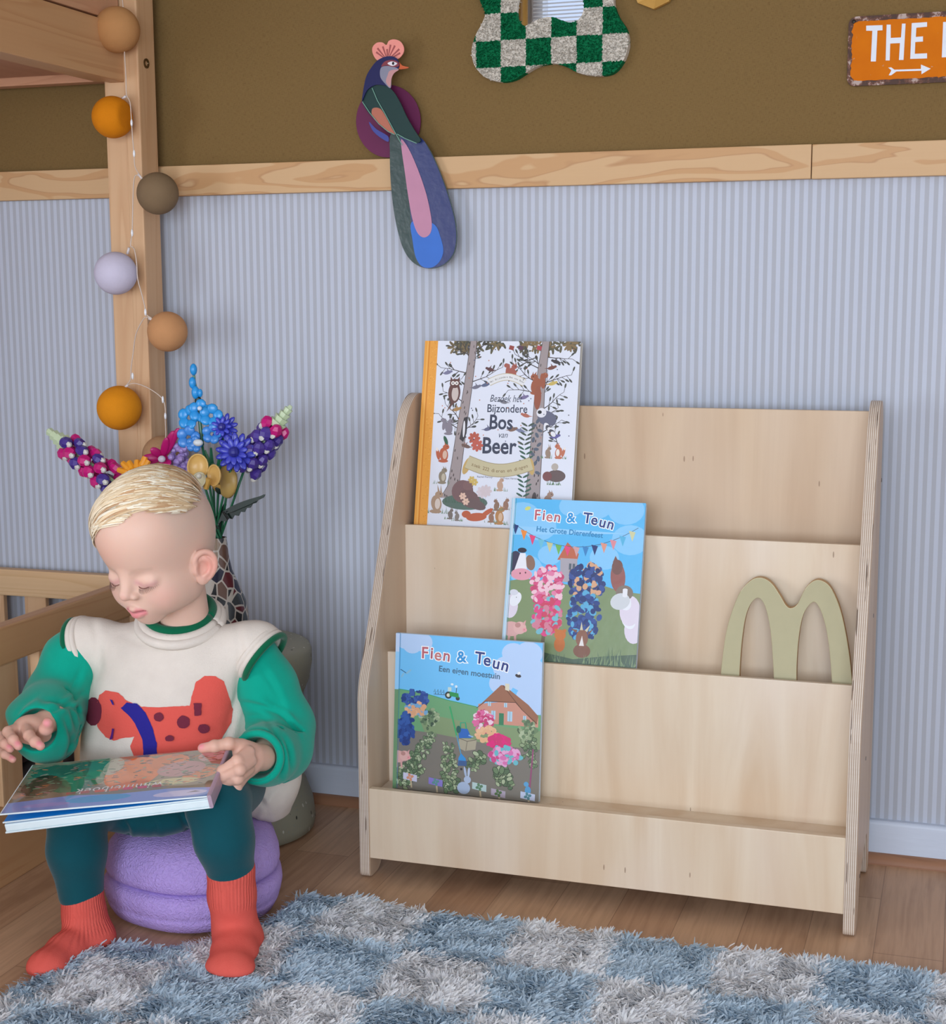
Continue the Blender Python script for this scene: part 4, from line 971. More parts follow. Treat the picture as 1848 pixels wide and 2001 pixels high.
MB().ell(Vector(Q(1668, 42, -.0092)), (.003, .0008, .003)).build('nail', plain((40, 34, 30), .4, metal=.6), sg, smooth=True)

# ================================================================== STRING LIGHTS
sl_ = empty('string_lights', (-1.44, -.10, 1.3), 'string of cotton ball lights in brown, orange, grey and lilac hanging down the bed post', 'string lights')
LY = -.125
balls = [((229, 58), 41, (190, 138, 88), 'pale brown cotton ball'), ((220, 229), 38, (214, 128, 12), 'orange cotton ball with a flattened side'), ((308, 378), 39, (128, 106, 80), 'grey brown cotton ball'), ((226, 534), 40, (208, 202, 222), 'lilac white cotton ball'), ((327, 648), 38, (200, 146, 100), 'tan cotton ball'), ((233, 797), 42, (222, 140, 24), 'bright orange cotton ball'), ((317, 890), 38, (176, 136, 100), 'tan cotton ball half hidden by the flowers')]
for (c, r, col, lb) in balls:
    Yb = -.135 if c[0] < 260 else -.115
    p = Q(c[0], c[1], Yb); R_ = r*np.linalg.norm(p-CAM)/F
    b = MB().ell(Vector(p), (R_,)*3, seg=40, rings=24)
    t = NT('cotton'); t.bump(t.noise(t.co('Object'), 220, 3, .6), .35, .0015); cc = lin(col)
    m = t.fin(t.mix(t.noise(t.co('Object'), 60, 3), tuple(k*.9 for k in cc), cc), .85, .2)
    o = b.build('ball', m, sl_, smooth=True); o['label'] = lb
    if 'flattened' in lb:
        for v in o.data.vertices:
            d = v.co.x-p[0]
            if d > R_*.72: v.co.x = p[0]+R_*.72+(d-R_*.72)*.1
cord = [(236, -30), (240, 10), (244, 60), (243, 100), (246, 150), (247, 185), (254, 200), (257, 240), (259, 270), (262, 305), (263, 322), (268, 335), (281, 352), (268, 342), (262, 350), (260, 380), (259, 420), (258, 455), (255, 480), (262, 486), (267, 515), (269, 545), (277, 575), (283, 600), (286, 615), (297, 622), (284, 620), (275, 632), (265, 655), (260, 690), (256, 720), (255, 742), (248, 752), (262, 749), (283, 755), (305, 768), (319, 782), (323, 800), (323, 822), (324, 850), (322, 866)]
pts = smoothloop([tuple(Q(x, y, LY-.008)) for x, y in cord], 3, closed=False)
MB().tube(pts, .0010, 6).build('cord', plain((206, 186, 170), .25, .6), sl_, smooth=True)
for (x, y) in ((318, 781), (323, 813), (259, 735), (262, 300), (257, 240), (258, 455), (284, 610)):
    MB().ell(Vector(Q(x, y, LY-.010)), (.0022, .0022, .0065), seg=10, rings=6).build('led_bulb', plain((236, 238, 242), .1, .8), sl_, smooth=True)
for (x, y, x2, y2) in ((250, 752, 243, 758), (246, 188, 238, 193), (252, 484, 249, 496), (290, 622, 300, 626), (270, 340, 280, 352)):
    MB().tube([Q(x, y, LY-.008), Q(x2, y2, LY-.006)], .0022, 8).build('socket', plain((214, 206, 206), .2, .6), sl_, smooth=True)

# ================================================================== TERRAZZO STOOL, VASE, FLOWERS
def mat_terrazzo():
    t = NT('speckled_recycled'); v = t.co('Object')
    c = lin((158, 158, 140))
    for sc_, th, cc, sd in ((90, .20, lin((206, 208, 198)), 0.), (70, .16, lin((56, 60, 54)), 3.1), (130, .2, lin((150, 156, 146)), 7.7)):
        vo = t.n('ShaderNodeTexVoronoi'); vo.inputs['Scale'].default_value = sc_; t.l(t.co('Object', (1, 1, .6), rot=(.4, .7, sd), loc=(sd, 0, sd)), vo.inputs['Vector'])
        s_ = t.n('ShaderNodeSeparateColor'); t.l(vo.outputs['Color'], s_.inputs[0])
        m = t.math('MULTIPLY', t.math('LESS_THAN', vo.outputs['Distance'], th), t.math('GREATER_THAN', s_.outputs[0], .62))
        c = t.mix(m, c, cc)
    return t.fin(c, .55, .35)
SX, SYc = -1.212, -.186
prf = [(0, 0), (.134, 0), (.145, .005), (.1475, .02), (.144, .05), (.130, .09), (.108, .13), (.091, .155), (.087, .168), (.091, .182), (.106, .205), (.126, .235), (.141, .27), (.1465, .30), (.1465, .322), (.142, .331), (.134, .334), (0, .336)]
pr2 = [(r, z) for r, z in prf]
o = MB().lathe(pr2, (SX, SYc, 0), 72).build('hourglass_stool', mat_terrazzo(), smooth=True)
tag(o, 'grey-green speckled hourglass stool behind the seated child', 'stool')
def mat_mosaic():
    t = NT('mosaic'); vo = t.n('ShaderNodeTexVoronoi', feature='DISTANCE_TO_EDGE'); vo.inputs['Scale'].default_value = 1; vv = t.co('Object', (52, 52, 38), rot=(.3, .2, 0))
    t.l(vv, vo.inputs['Vector']); v2 = t.n('ShaderNodeTexVoronoi'); v2.inputs['Scale'].default_value = 1; t.l(vv, v2.inputs['Vector'])
    s_ = t.n('ShaderNodeSeparateColor'); t.l(v2.outputs['Color'], s_.inputs[0])
    c = t.ramp(s_.outputs[0], [(0, lin((40, 44, 48))), (.25, lin((66, 72, 76))), (.45, lin((110, 82, 70))), (.58, lin((96, 36, 44))), (.68, lin((160, 140, 120))), (.8, lin((34, 36, 60))), (1, lin((60, 64, 70)))], 'CONSTANT')
    g = t.math('LESS_THAN', vo.outputs[0], .055)
    t.bump(t.math('SUBTRACT', 1, g), .4, .001)
    return t.fin(t.mix(g, c, lin((196, 188, 178))), .25, .5)
vt = Q(425, 1050, -.19); vz = .336
VC = (vt[0], -.19)
vp_ = [(0, vz), (.046, vz), (.050, vz+.008), (.050, vz+.045), (.046, vz+.075), (.034, vz+.105), (.0235, vz+.13), (.0185, vz+.155), (.0160, vz+.180), (.0150, vt[2]-.004), (.0158, vt[2]), (.0130, vt[2]), (.0125, vt[2]-.03), (.0, vt[2]-.032)]
o = MB().lathe(vp_, (VC[0], VC[1], 0), 40).build('mosaic_vase', mat_mosaic(), smooth=True)
tag(o, 'slim bottle vase covered in dark mosaic pieces behind the child', 'vase')
VT = np.array([VC[0], VC[1], vt[2]])
G1, G2 = plain((34, 110, 76), .35), plain((14, 42, 36), .4)
_stemn = [0]
def stem_to(p, mat, parent, bend=.0, r=.0022):
    k = _stemn[0]; _stemn[0] += 1; a = k*.9; base = VT+np.array([math.cos(a)*.006, math.sin(a)*.006, 0]); b0 = base-np.array([0, 0, .028])
    p = np.array(p, float); mid_ = (base+p)/2+np.array([0, -.0, bend])
    MB().tube([b0, base, mid_, p], r, 8).build('stem', mat, parent, smooth=True)
FG = 'brick-style flowers in the mosaic vase'
def fl(name, p, label): return empty(name, tuple(p), label, 'flower', FG)
def lupin(label, a, t, pal, top=None):
    """a: lower end, t: tip (world)"""
    a, t = np.array(a), np.array(t); r = fl('lupin_flower', a, label); ax = t-a; L = np.linalg.norm(ax); ax /= L
    s1_ = np.cross(ax, [0, 1, 0]); s1_ /= np.linalg.norm(s1_); s2_ = np.cross(ax, s1_)
    stem_to(a, G1, r); MB().tube([a, a+ax*L*.8], .003, 8).build('core', plain((170, 196, 160), .35), r)
    rows = 7; m3_ = Matrix((s1_, s2_, ax)).transposed().to_4x4()
    for i in range(rows):
        z = L*(.04+.66*i/(rows-1)); rad = .0215*(1-.25*i/rows)
        for k in range(4):
            th = math.pi/2*k+i*.62; d = s1_*math.cos(th)+s2_*math.sin(th)
            c = a+ax*z+d*rad; b = MB().ell(Vector(c), (.0098, .0120, .0125), M=m3_ @ Matrix.Rotation(.5+th, 4, 'Z') @ Matrix.Rotation(.5, 4, 'X'), seg=7, rings=5)
            b.build('blossom', top if top and i == rows-1 else pal[(i*3+k*2+(i*k)) % len(pal)], r, smooth=False)
            b = MB().ell(Vector(a+ax*(z-.009)+d*(rad+.003)), (.0056, .0056, .0062), M=m3_, seg=6, rings=5); b.build('white_bud', plain((214, 212, 206), .3), r)
    b = MB()
    for i in range(4):
        z = L*(.72+.075*i); rad = .0165*(1-.17*i)
        b.tube([a+ax*z, a+ax*(z+L*.085)], [rad*.75, rad], 7)
    b.tube([a+ax*L*.98, t+ax*.010], [.007, .003], 6)
    b.build('green_tip', plain((196, 212, 176), .4), r)
    return r
PU, MG = plain((72, 52, 140), .3), plain((196, 26, 118), .3)
lupin('lupin of purple and magenta blossoms with pale green tip leaning far left', Q(222, 940, -.20), Q(100, 846, -.17), [PU, MG, PU, MG, MG])
lupin('mostly purple lupin with pale green tip leaning far right', Q(478, 915, -.20), Q(562, 802, -.18), [PU, PU, PU, plain((60, 44, 124), .3)], MG)
# magenta caps on the right lupin's top come from its own blossoms
r_ = bpy.data.objects[-1]
def daisy(parent, c, R_, n, mat, nm='petal', w_=.38, tilt=0, th=.0018, nrm=(0.35, -1, .25)):
    c = Vector(c); N = Vector(nrm).normalized(); X_ = N.orthogonal().normalized(); Y_ = N.cross(X_)
    for k in range(n):
        a = 2*math.pi*k/n+tilt; d = (X_*math.cos(a)+Y_*math.sin(a)); sd = N.cross(d)
        M_ = Matrix((d, sd, N)).transposed().to_4x4()
        MB().ell(c+d*R_*.6+N*R_*.06*(k % 2), (R_*.46, R_*w_*.45, th), M=M_ @ Matrix.Rotation(-.18, 4, 'Y'), seg=10, rings=6).build(nm, mat, parent, smooth=True)
# tall blue spire
BLU = plain((40, 150, 222), .28)
c0 = Q(395, 870, -.21); r_ = fl('blue_spire_flower', c0, 'tall sky blue flower spire rising highest above the vase'); stem_to(c0, G1, r_)
tp = Q(378, 728, -.21); MB().tube([c0, Q(388, 800, -.21), tp], [.0035, .003, .002], 8).build('spike', G1, r_)
for (x, y, s_) in ((378, 722, .0085), (376, 748, .0085), (382, 767, .0095), (391, 768, .006)):
    MB().ell(Vector(Q(x, y, -.213)), (s_*.75, s_*.75, s_*1.2), seg=10, rings=7).build('bud', BLU, r_, smooth=True)
MB().ell(Vector(Q(387, 783, -.21)), (.006, .006, .009), seg=8, rings=6).build('bud', G2, r_)
for (x, y, s_) in ((369, 816, .016), (390, 803, .015), (412, 812, .015)): daisy(r_, Q(x, y, -.222), s_*1.3, 5, BLU, w_=1.1, th=.0028, nrm=(0.2+.01*(x-390), -1, .2))
MB().ell(Vector(Q(390, 798, -.235)), (.004, .004, .004)).build('centre', plain((206, 220, 240), .3), r_, smooth=True)
for (x, y, s_) in ((368, 855, .020), (414, 848, .017), (380, 868, .014)): daisy(r_, Q(x, y, -.228), s_, 5, plain((58, 134, 214), .28), w_=1.1, th=.0028, nrm=(.3, -1, .1))
MB().ell(Vector(Q(387, 865, -.245)), (.009, .006, .006)).build('centre', plain((214, 220, 224), .3), r_, smooth=True)
# cornflowers
def cornflower(c, s_, label, n=12):
    r = fl('cornflower', c, label); stem_to(c, G1, r, .01); m = plain((52, 58, 176), .3); d = plain((58, 66, 190), .3)
    daisy(r, c, s_, n, m, w_=.42); daisy(r, np.array(c)+(.0, -.008, .002), s_*.7, n-3, d, w_=.5, tilt=.3)
    MB().ell(Vector(c)+Vector((.002, -.012, .002)), (s_*.28,)*3, seg=10, rings=7).build('centre', plain((44, 46, 140), .3), r)
cornflower(Q(437, 835, -.215), .024, 'violet blue cornflower highest of the two, right of the blue spire')
cornflower(Q(461, 884, -.225), .033, 'large violet blue cornflower beside the right lupin', 14)
for q_ in ((452, 852, .02),): 
    pass
# magenta daisy
c = Q(312, 893, -.21); r_ = fl('magenta_daisy', c, 'magenta daisy with long petals just above the blond hair'); stem_to(c, G1, r_)
MGA = plain((178, 18, 104), .35)
for (x, y) in ((345, 845), (336, 850), (325, 862), (300, 880), (285, 895), (276, 905), (318, 915), (330, 905)):
    a = np.array(Q(318, 893, -.215)); e = np.array(Q(x, y, -.23)); d = Vector(e-a); L = d.length; d.normalize(); N = Vector((.3, -1, .2)); sd = N.cross(d).normalized(); N = d.cross(sd)
    MB().ell(Vector((a+e)/2)+Vector(d)*.004, (L*.62, .0075, .0035), M=Matrix((d, sd, N)).transposed().to_4x4(), seg=12, rings=8).build('petal', MGA, r_, smooth=True)
MB().ell(Vector(Q(316, 897, -.236)), (.007, .005, .006), seg=12, rings=8).build('centre', plain((200, 190, 204), .4), r_, smooth=True)
# lavender
c = Q(350, 895, -.20); r_ = fl('lavender_flower', c, 'pale lavender flower cluster between magenta daisy and blue spire'); stem_to(c, G1, r_)
LV = plain((160, 136, 200), .35)
for k in range(46):
    x = random.gauss(350, 10); y = random.uniform(868, 935); p_ = Q(x, y, -.215+random.uniform(-.012, .006)); MB().ell(Vector(p_), (.0062, .0062, .0058), seg=8, rings=5).build('floret', LV, r_)
# cream poppies (shell shaped cups)
def cup(parent, c, R_, nrm, mat, nm):
    N = Vector(nrm).normalized(); b = bmesh.new(); bmesh.ops.create_uvsphere(b, u_segments=20, v_segments=12, radius=R_)
    bmesh.ops.delete(b, geom=[v for v in b.verts if v.co.z > R_*.25], context='VERTS')
    for v in b.verts: v.co.z *= .55; v.co.y *= 1.15
    b.transform(Matrix.Translation(Vector(c)) @ N.to_track_quat('Z', 'Y').to_matrix().to_4x4()); m_ = MB(); m_._merge(b); o = m_.build(nm, mat, parent, smooth=True)
    md = o.modifiers.new('s', 'SOLIDIFY'); md.thickness = .0022; return o
CRM, CRD = plain((226, 184, 108), .3), plain((212, 168, 84), .35)
c = Q(392, 925, -.235); r_ = fl('cream_poppy', c, 'cream yellow poppy with two open cup petals touching the hair'); stem_to(c, G1, r_)
cup(r_, Q(386, 912, -.24), .0195, (.1, -1, .15), CRM, 'petal'); cup(r_, Q(417, 929, -.245), .0165, (-.35, -1, .1), CRM, 'petal'); cup(r_, Q(388, 938, -.255), .013, (.1, -1, .5), plain((214, 206, 170), .4), 'petal')
MB().ell(Vector(Q(389, 930, -.262)), (.005, .005, .005)).build('centre', plain((226, 222, 206), .3), r_, smooth=True); MB().tube([Q(402, 955, -.25), Q(408, 935, -.25)], .005, 8).build('calyx', CRD, r_)
c = Q(446, 940, -.20); r_ = fl('cream_poppy', c, 'dull yellow poppy seen from behind, below the large cornflower'); stem_to(c, G1, r_)
cup(r_, Q(446, 940, -.205), .026, (.5, 1, -.1), plain((196, 164, 96), .35), 'petal'); cup(r_, Q(434, 955, -.20), .017, (.2, .6, .9), CRD, 'petal')
# orange flower left of the head top
c = Q(262, 912, -.23); r_ = fl('orange_flower', c, 'orange flower with strap petals just left of the hair parting'); stem_to(c, G1, r_)
OR = plain((236, 156, 40), .35)
for (x0, y0, x1, y1) in ((262, 925, 240, 905), (265, 925, 252, 903), (268, 924, 268, 900), (272, 922, 284, 893), (276, 922, 290, 900), (262, 928, 232, 918)):
    MB().tube([Q(x0, y0, -.24), Q((x0+x1)/2, (y0+y1)/2, -.245), Q(x1, y1, -.24)], [.004, .006, .005], 8).build('petal', OR, r_)
# fern / serrated dark leaf branch
c = Q(430, 1005, -.19); r_ = empty('serrated_leaf', tuple(c), 'dark green serrated leaf branch sticking out right of the vase', 'leaf', FG)
MB().tube([VT-np.array([0, 0, .02]), Q(432, 1000, -.19), Q(440, 985, -.19)], .0028, 8).build('stem', G2, r_)
b = MB(); A_, B_ = Q(420, 1018, -.195), Q(515, 968, -.20); n = 16; up_, dn_ = [], []
for i in range(n+1):
    t_ = i/n; m_ = A_+(B_-A_)*t_; w_ = .0075*math.sin(math.pi*min(1, t_*.9+.15))+.0015; d_ = (B_-A_)/np.linalg.norm(B_-A_); nn = np.array([-d_[2], 0, d_[0]])
    up_.append((m_+nn*w_)[[0, 2]]); dn_.append((m_-nn*w_*(1.25 if i % 2 else .75))[[0, 2]])
b.prism(up_+dn_[::-1], lambda u, v, w2: (u, w2, v), -.199, -.196); b.build('leaf_blade', G2, r_)
b = MB(); b.prism([Q(x, y, -.2)[[0, 2]] for x, y in ((436, 1006), (470, 985), (500, 972), (519, 966), (516, 972), (490, 985), (455, 1000))], lambda u, v, w2: (u, w2, v), -.203, -.200); b.build('leaf_blade', G2, r_)
MB().tube([Q(421, 1010, -.2), Q(421, 1025, -.2), Q(426, 1034, -.2)], .0016, 6).build('tendril', plain((16, 24, 22), .4), r_)
MB().tube([Q(436, 1000, -.205), Q(446, 1015, -.205)], .002, 6).build('thorn', plain((16, 24, 22), .4), r_)
# green leaves in the bouquet middle
c = Q(415, 900, -.19); r_ = empty('leafy_sprig', tuple(c), 'bright green leafy sprig in the middle of the bouquet', 'leaf', FG); stem_to(c, G1, r_)
for (x0, y0, x1, y1, w_) in ((415, 930, 412, 875, .004), (422, 925, 436, 862, .003), (428, 925, 441, 860, .0025), (418, 930, 400, 880, .004), (430, 930, 455, 905, .005), (395, 925, 380, 890, .004), (340, 925, 328, 905, .006), (432, 945, 415, 905, .006)):
    MB().tube([Q(x0, y0, -.195), Q((x0+x1)/2, (y0+y1)/2, -.20), Q(x1, y1, -.205)], [w_*.6, w_, w_*.5], 6).build('leaf', random.choice([G1, plain((52, 140, 96), .35), plain((84, 130, 90), .4)]), r_)
MB().ell(Vector(Q(428, 950, -.21)), (.008, .006, .014)).build('leaf', G2, r_)

# ================================================================== PURPLE SEAT
def mat_foam():
    t = NT('purple_foam'); v = t.co('Object')
    n1 = t.noise(v, 170, 2, .5, 1.5); n2 = t.noise(v, 60, 3)
    t.bump(n1, .9, .003)
    c = t.mix(t.math('MULTIPLY', n1, .6), lin((178, 150, 222)), lin((204, 180, 238)))
    return t.fin(c, .75, .3)
GX, GY = -1.104, -.514
rad = lambda a: .945+.030*math.cos(3*(a+.6))+.012*math.cos(5*a)
low = [(0, .003), (.118, .003), (.130, .008), (.137, .020), (.139, .026), (.1380, .028), (.141, .032), (.144, .046), (.143, .056), (.136, .0635), (0, .065)]
MF = mat_foam()
ps = empty('stepping_stone', (GX, GY, 0), 'rounded purple foam stepping stone, lower of the two under the child', 'stepping stone', 'purple foam stones used as a seat')
MB().lathe(low, (GX, GY, 0), 96, rad).build('foam_body', MF, ps, smooth=True)
ps = empty('stepping_stone', (GX, GY, .065), 'purple foam stepping stone the child sits on, upper of the two', 'stepping stone', 'purple foam stones used as a seat')
upp = [(0, .0655), (.130, .0655), (.138, .071), (.1405, .080), (.1395, .093), (.133, .112), (.120, .126), (.100, .135), (.06, .140), (0, .142)]
MB().lathe(upp, (GX, GY, 0), 96, rad).build('foam_body', MF, ps, smooth=True)

# ================================================================== RUG
ZR = .014
TX0, TS, TSY, RY0 = -.149, .1446, .1475, -.452
def rug_outline():
    return [(.45, -.452), (.3, -.449), (.2, -.455), (0, -.450), (-.3, -.453), (-.6, -.452), (-.74, -.456), (-.86, -.447), (-.93, -.455), (-.955, -.475), (-.950, -.53), (-.957, -.59), (-.985, -.645), (-1.03, -.682), (-1.08, -.696), (-1.13, -.702), (-1.168, -.73), (-1.188, -.79), (-1.19, -.86), (-1.185, -.95), (-1.19, -1.10), (-1.19, -1.2), (.45, -1.2)]
RO = smoothloop(rug_outline()[:-2], 4, closed=False)+rug_outline()[-2:]
RO2 = [(p[0], p[1]) for p in RO]
def rz(x, y):   # gentle rumples near the left corner
    d = math.exp(-((x+.93)**2/.02+(y+.58)**2/.01)); e = math.exp(-((x+.98)**2/.004+(y+.75)**2/.02))
    return .003+.010*d+.006*e
def is_blue(x, y):
    xx = x+.012*math.sin(y*9)+(.05*max(0, -.85-x) if y > -.7 else 0); i = math.floor((xx-TX0)/TS+1e-6); j = math.floor((RY0-y)/TSY); return (i+j) % 2 == 0
rg = empty('checkered_rug', (0, -1.0, 0), 'shaggy rug in pale blue and light grey checks on the wood floor', 'rug')
n = len(RO2)
MB().prism(RO2, lambda u, v, w_: (u, v, w_), .0005, .006).build('backing', plain((228, 236, 244), .95), rg)
def yarn():
    m = vcol('yarn', .9, .1); t = m.node_tree; b = t.nodes['Principled BSDF']; tr = t.nodes.new('ShaderNodeBsdfTranslucent'); mx = t.nodes.new('ShaderNodeMixShader')
    a = [n for n in t.nodes if n.type == 'ATTRIBUTE'][0]; t.links.new(a.outputs[0], tr.inputs[0]); mx.inputs[0].default_value = .45
    t.links.new(b.outputs[0], mx.inputs[1]); t.links.new(tr.outputs[0], mx.inputs[2]); t.links.new(mx.outputs[0], t.nodes['Material Output'].inputs[0]); return m
def rug_pile():
    N = 225000; lo = np.array([-1.2, -1.25]); hi = np.array([.46, -.44])
    pts = rng.rand(int(N*1.15), 2)*(hi-lo)+lo
    # winding test vectorised
    poly = np.array(RO2); ins = np.zeros(len(pts), bool); j = len(poly)-1
    for i in range(len(poly)):
        a, b = poly[i], poly[j]; c = (a[1] > pts[:, 1]) != (b[1] > pts[:, 1])
        with np.errstate(divide='ignore', invalid='ignore'): xx = (b[0]-a[0])*(pts[:, 1]-a[1])/(b[1]-a[1])+a[0]
        ins ^= c & (pts[:, 0] < xx); j = i
    pts = pts[ins]; N = len(pts)
    clump = rng.rand(60, 60)*6.28; ci = ((pts[:, 0]*31) % 60).astype(int); cj = ((pts[:, 1]*31) % 60).astype(int)
    ang = clump[ci, cj]+rng.randn(N)*.9; L = .013+rng.rand(N)*.010; lean = .75+rng.rand(N)*.65; W_ = .0011+rng.rand(N)*.0009
    z0 = np.array([rz(*p) for p in pts])
    d = np.stack([np.cos(ang), np.sin(ang)], 1); s_ = np.stack([-d[:, 1], d[:, 0]], 1)
    twist = rng.rand(N)*1.2-.6; s2 = s_*np.cos(twist)[:, None]+d*np.sin(twist)[:, None]
    V = []
    for t, wf in ((0, .9), (.35, 1.1), (.7, 1.), (1., .25)):
        h = L*np.sin(np.minimum(1.5, t*(1.9-lean)))/1.25; o_ = L*lean*t*t*.8
        c = pts+d*o_[:, None]; z = z0+h
        for sg_ in (-1, 1): V.append(np.column_stack([c+s2*(W_*wf)[:, None]*sg_, z+(.0012 if sg_ > 0 else 0)]))
    V = np.stack(V, 1).reshape(-1, 3); base = np.arange(N)[:, None]*8
    Fq = np.concatenate([base+np.array(q) for q in ([0, 1, 3, 2], [2, 3, 5, 4], [4, 5, 7, 6])])
    bl = np.array([is_blue(*p) for p in pts+rng.randn(N, 2)*.003])
    c1, c2 = np.array(lin((212, 229, 241))), np.array(lin((250, 251, 254)))
    col = np.where(bl[:, None], c1, c2)*(.90+.2*rng.rand(N, 1)); col = np.repeat(col, 8, 0)
    o = mk('rug_pile', V, Fq, yarn(), rg, cols=np.clip(col, 0, 1)); o['kind'] = 'stuff'
rug_pile()
# ================================================================== THE CHILD
HM = eul(math.radians(-11), math.radians(22), math.radians(-1)); HT = np.array([-1.125, -.56, .592])
def HL(x, y, z): return HT+HM @ np.array([x, y, z])
PER = empty('person', (GX, GY-.02, .142), 'blond toddler in dog sweater sitting on purple stones, reading a book on the lap', 'person')
NB = np.array([-1.116, -.492, .418])                       # neck base
# ---- head, neck
hf = Field(HT-np.array([.125, .150, .225]), HT+np.array([.125, .13, .12]), .0016)
def he(c, r, k, mode='u', M=None): hf.ell(HL(*c), r, k, HM if M is None else M, mode)
def hc(a, b, ra, rb, k, mode='u'): hf.cap(HL(*a), HL(*b), ra, rb, k, mode)
he((0, .002, 0), (.0765, .092, .094), .001)
he((0, -.028, .028), (.064, .060, .052), .03)
he((0, -.042, -.058), (.055, .047, .052), .022)
for s in (-1, 1):
    he((s*.037, -.018, -.070), (.027, .036, .032), .022)
    he((s*.032, -.055, -.064), (.0255, .0265, .0265), .02)
he((0, -.068, -.099), (.019, .0165, .0135), .018)
he((0, -.0755, -.077), (.023, .0165, .019), .014)
for s in (-1, 1):
    he((s*.030, -.096, -.0265), (.017, .0125, .0115), .012, 's')
    he((s*.0290, -.0755, -.0330), (.0150, .0098, .0092), .008)
hc((0, -.083, -.020), (0, -.0975, -.042), .0065, .0072, .014)
he((0, -.0995, -.0465), (.0092, .0090, .0078), .006)
for s in (-1, 1):
    he((s*.0102, -.0925, -.0510), (.0062, .0076, .0056), .005)
    he((s*.0050, -.0985, -.0560), (.0028, .0034, .0022), .002, 's')
def lips(pts, rs, k, mode='u'):
    q = smoothloop(pts, 4, closed=False)
    for i in range(len(q)-1):
        a = i/(len(q)-1); r1 = rs[0]+(rs[1]-rs[0])*math.sin(math.pi*a); hf.cap(HL(*q[i]), HL(*q[i+1]), r1, r1, k, mode)
lips([(-.0175, -.0835, -.0775), (-.009, -.0905, -.0745), (-.003, -.0935, -.0730), (0, -.0930, -.0738), (.003, -.0935, -.0730), (.009, -.0905, -.0745), (.0175, -.0835, -.0775)], (.0012, .0036), .003)
lips([(-.015, -.0840, -.0800), (-.007, -.0900, -.0835), (0, -.0915, -.0845), (.007, -.0900, -.0835), (.015, -.0840, -.0800)], (.0015, .0046), .003)
lips([(-.0185, -.0860, -.0782), (-.008, -.0950, -.0782), (0, -.0980, -.0786), (.008, -.0950, -.0782), (.0185, -.0860, -.0782)], (.0008, .0018), .0015, 's')
# ears
for s in (-1, 1):
    nrm = np.array([s*.84, -.54, .05]); nrm /= np.linalg.norm(nrm); upv = np.array([0, .22, 1.]); upv -= nrm*(upv@nrm); upv /= np.linalg.norm(upv); bk_ = np.cross(upv, nrm)*s; bk_ /= np.linalg.norm(bk_)
    if bk_[1] < 0: bk_ = -bk_
    EM = HM @ np.stack([bk_, nrm, upv], 1); ec = np.array([s*.0775, -.0115, -.0455])
    def ea(t, n_, u): return ec+bk_*t*.92+nrm*n_+upv*u*.84
    hf.cap(HL(*(ec-nrm*.014-bk_*.006)), HL(*(ec-nrm*.003-bk_*.004)), .017, .014, .006)
    hf.ell(HL(*ea(.001, -.001, .002)), (.0165, .0042, .0215), .003, EM)
    hf.ell(HL(*ea(-.003, .001, -.0205)), (.0095, .0050, .0100), .005, EM)
    hf.ell(HL(*ea(-.002, .0065, .000)), (.0098, .0062, .0128), .003, EM, 's')
    rim = [(-.011, .001, .004), (-.014, .002, .013), (-.009, .0025, .024), (.002, .003, .0285), (.013, .0035, .024), (.0185, .004, .012), (.0180, .0035, -.001), (.0135, .003, -.012), (.006, .002, -.021)]
    rp = smoothloop(rim, 3, closed=False)
    for i in range(len(rp)-1): hf.cap(HL(*ea(*rp[i])), HL(*ea(*rp[i+1])), .0035, .0035, .003)
    anti = smoothloop([(.004, .002, .017), (.010, .003, .010), (.011, .003, -.001), (.006, .003, -.011), (-.001, .003, -.014)], 3, closed=False)
    for i in range(len(anti)-1): hf.cap(HL(*ea(*anti[i])), HL(*ea(*anti[i+1])), .0024, .0024, .003)
    hf.ell(HL(*ea(-.0125, .0015, -.0040)), (.0036, .0034, .0055), .003, EM)
hf.cap(NB-np.array([0, 0, .03]), HL(0, .016, -.070), .038, .036, .016)
def mask(pts, V, R_):  # helper: distance to polyline in head space
    d = np.full(len(V), 9.)
    for i in range(len(pts)-1):
        a, b = np.array(pts[i]), np.array(pts[i+1]); ab = b-a; t = np.clip(((V-a)@ab)/(ab@ab), 0, 1); d = np.minimum(d, np.linalg.norm(V-(a+t[:, None]*ab), axis=1))
    return np.clip(1-d/R_, 0, 1)
hv, hq = hf.mesh()
hl_ = (hv-HT) @ HM
skin = np.array(lin((224, 186, 167))); C = np.tile(skin, (len(hv), 1))
def tint(m, c, amt):
    global C
    m = (m*amt)[:, None]; C = C*(1-m)+np.array(lin(c))*m
def blob(c, r):
    d = np.linalg.norm((hl_-np.array(c))/np.array(r), axis=1); return np.clip(1-d, 0, 1)**1.2
for s in (-1, 1):
    tint(blob((s*.042, -.070, -.058), (.030, .03, .026)), (224, 150, 142), .45)
    tint(mask([(s*.016, -.085, -.0315), (s*.0295, -.088, -.037), (s*.043, -.079, -.0345)], hl_, .0065), (196, 128, 140), .55)
    tint(mask([(s*.014, -.092, -.016), (s*.028, -.090, -.0095), (s*.044, -.078, -.013)], hl_, .0050), (170, 140, 116), .38)
    tint(blob((s*.088, -.010, -.045), (.03, .034, .04)), (236, 150, 136), .75)
tint(blob((0, -.106, -.046), (.014, .014, .012)), (222, 156, 146), .4)
lipm = np.maximum(mask([(-.016, -.086, -.0775), (-.006, -.094, -.0745), (.006, -.094, -.0745), (.016, -.086, -.0775)], hl_, .0056), mask([(-.014, -.087, -.0805), (0, -.0955, -.0840), (.014, -.087, -.0805)], hl_, .0066))
tint(np.clip(lipm*2.2, 0, 1), (218, 118, 128), .8)
tint(mask([(-.016, -.088, -.0782), (0, -.096, -.0786), (.016, -.088, -.0782)], hl_, .0022), (120, 60, 64), .7)
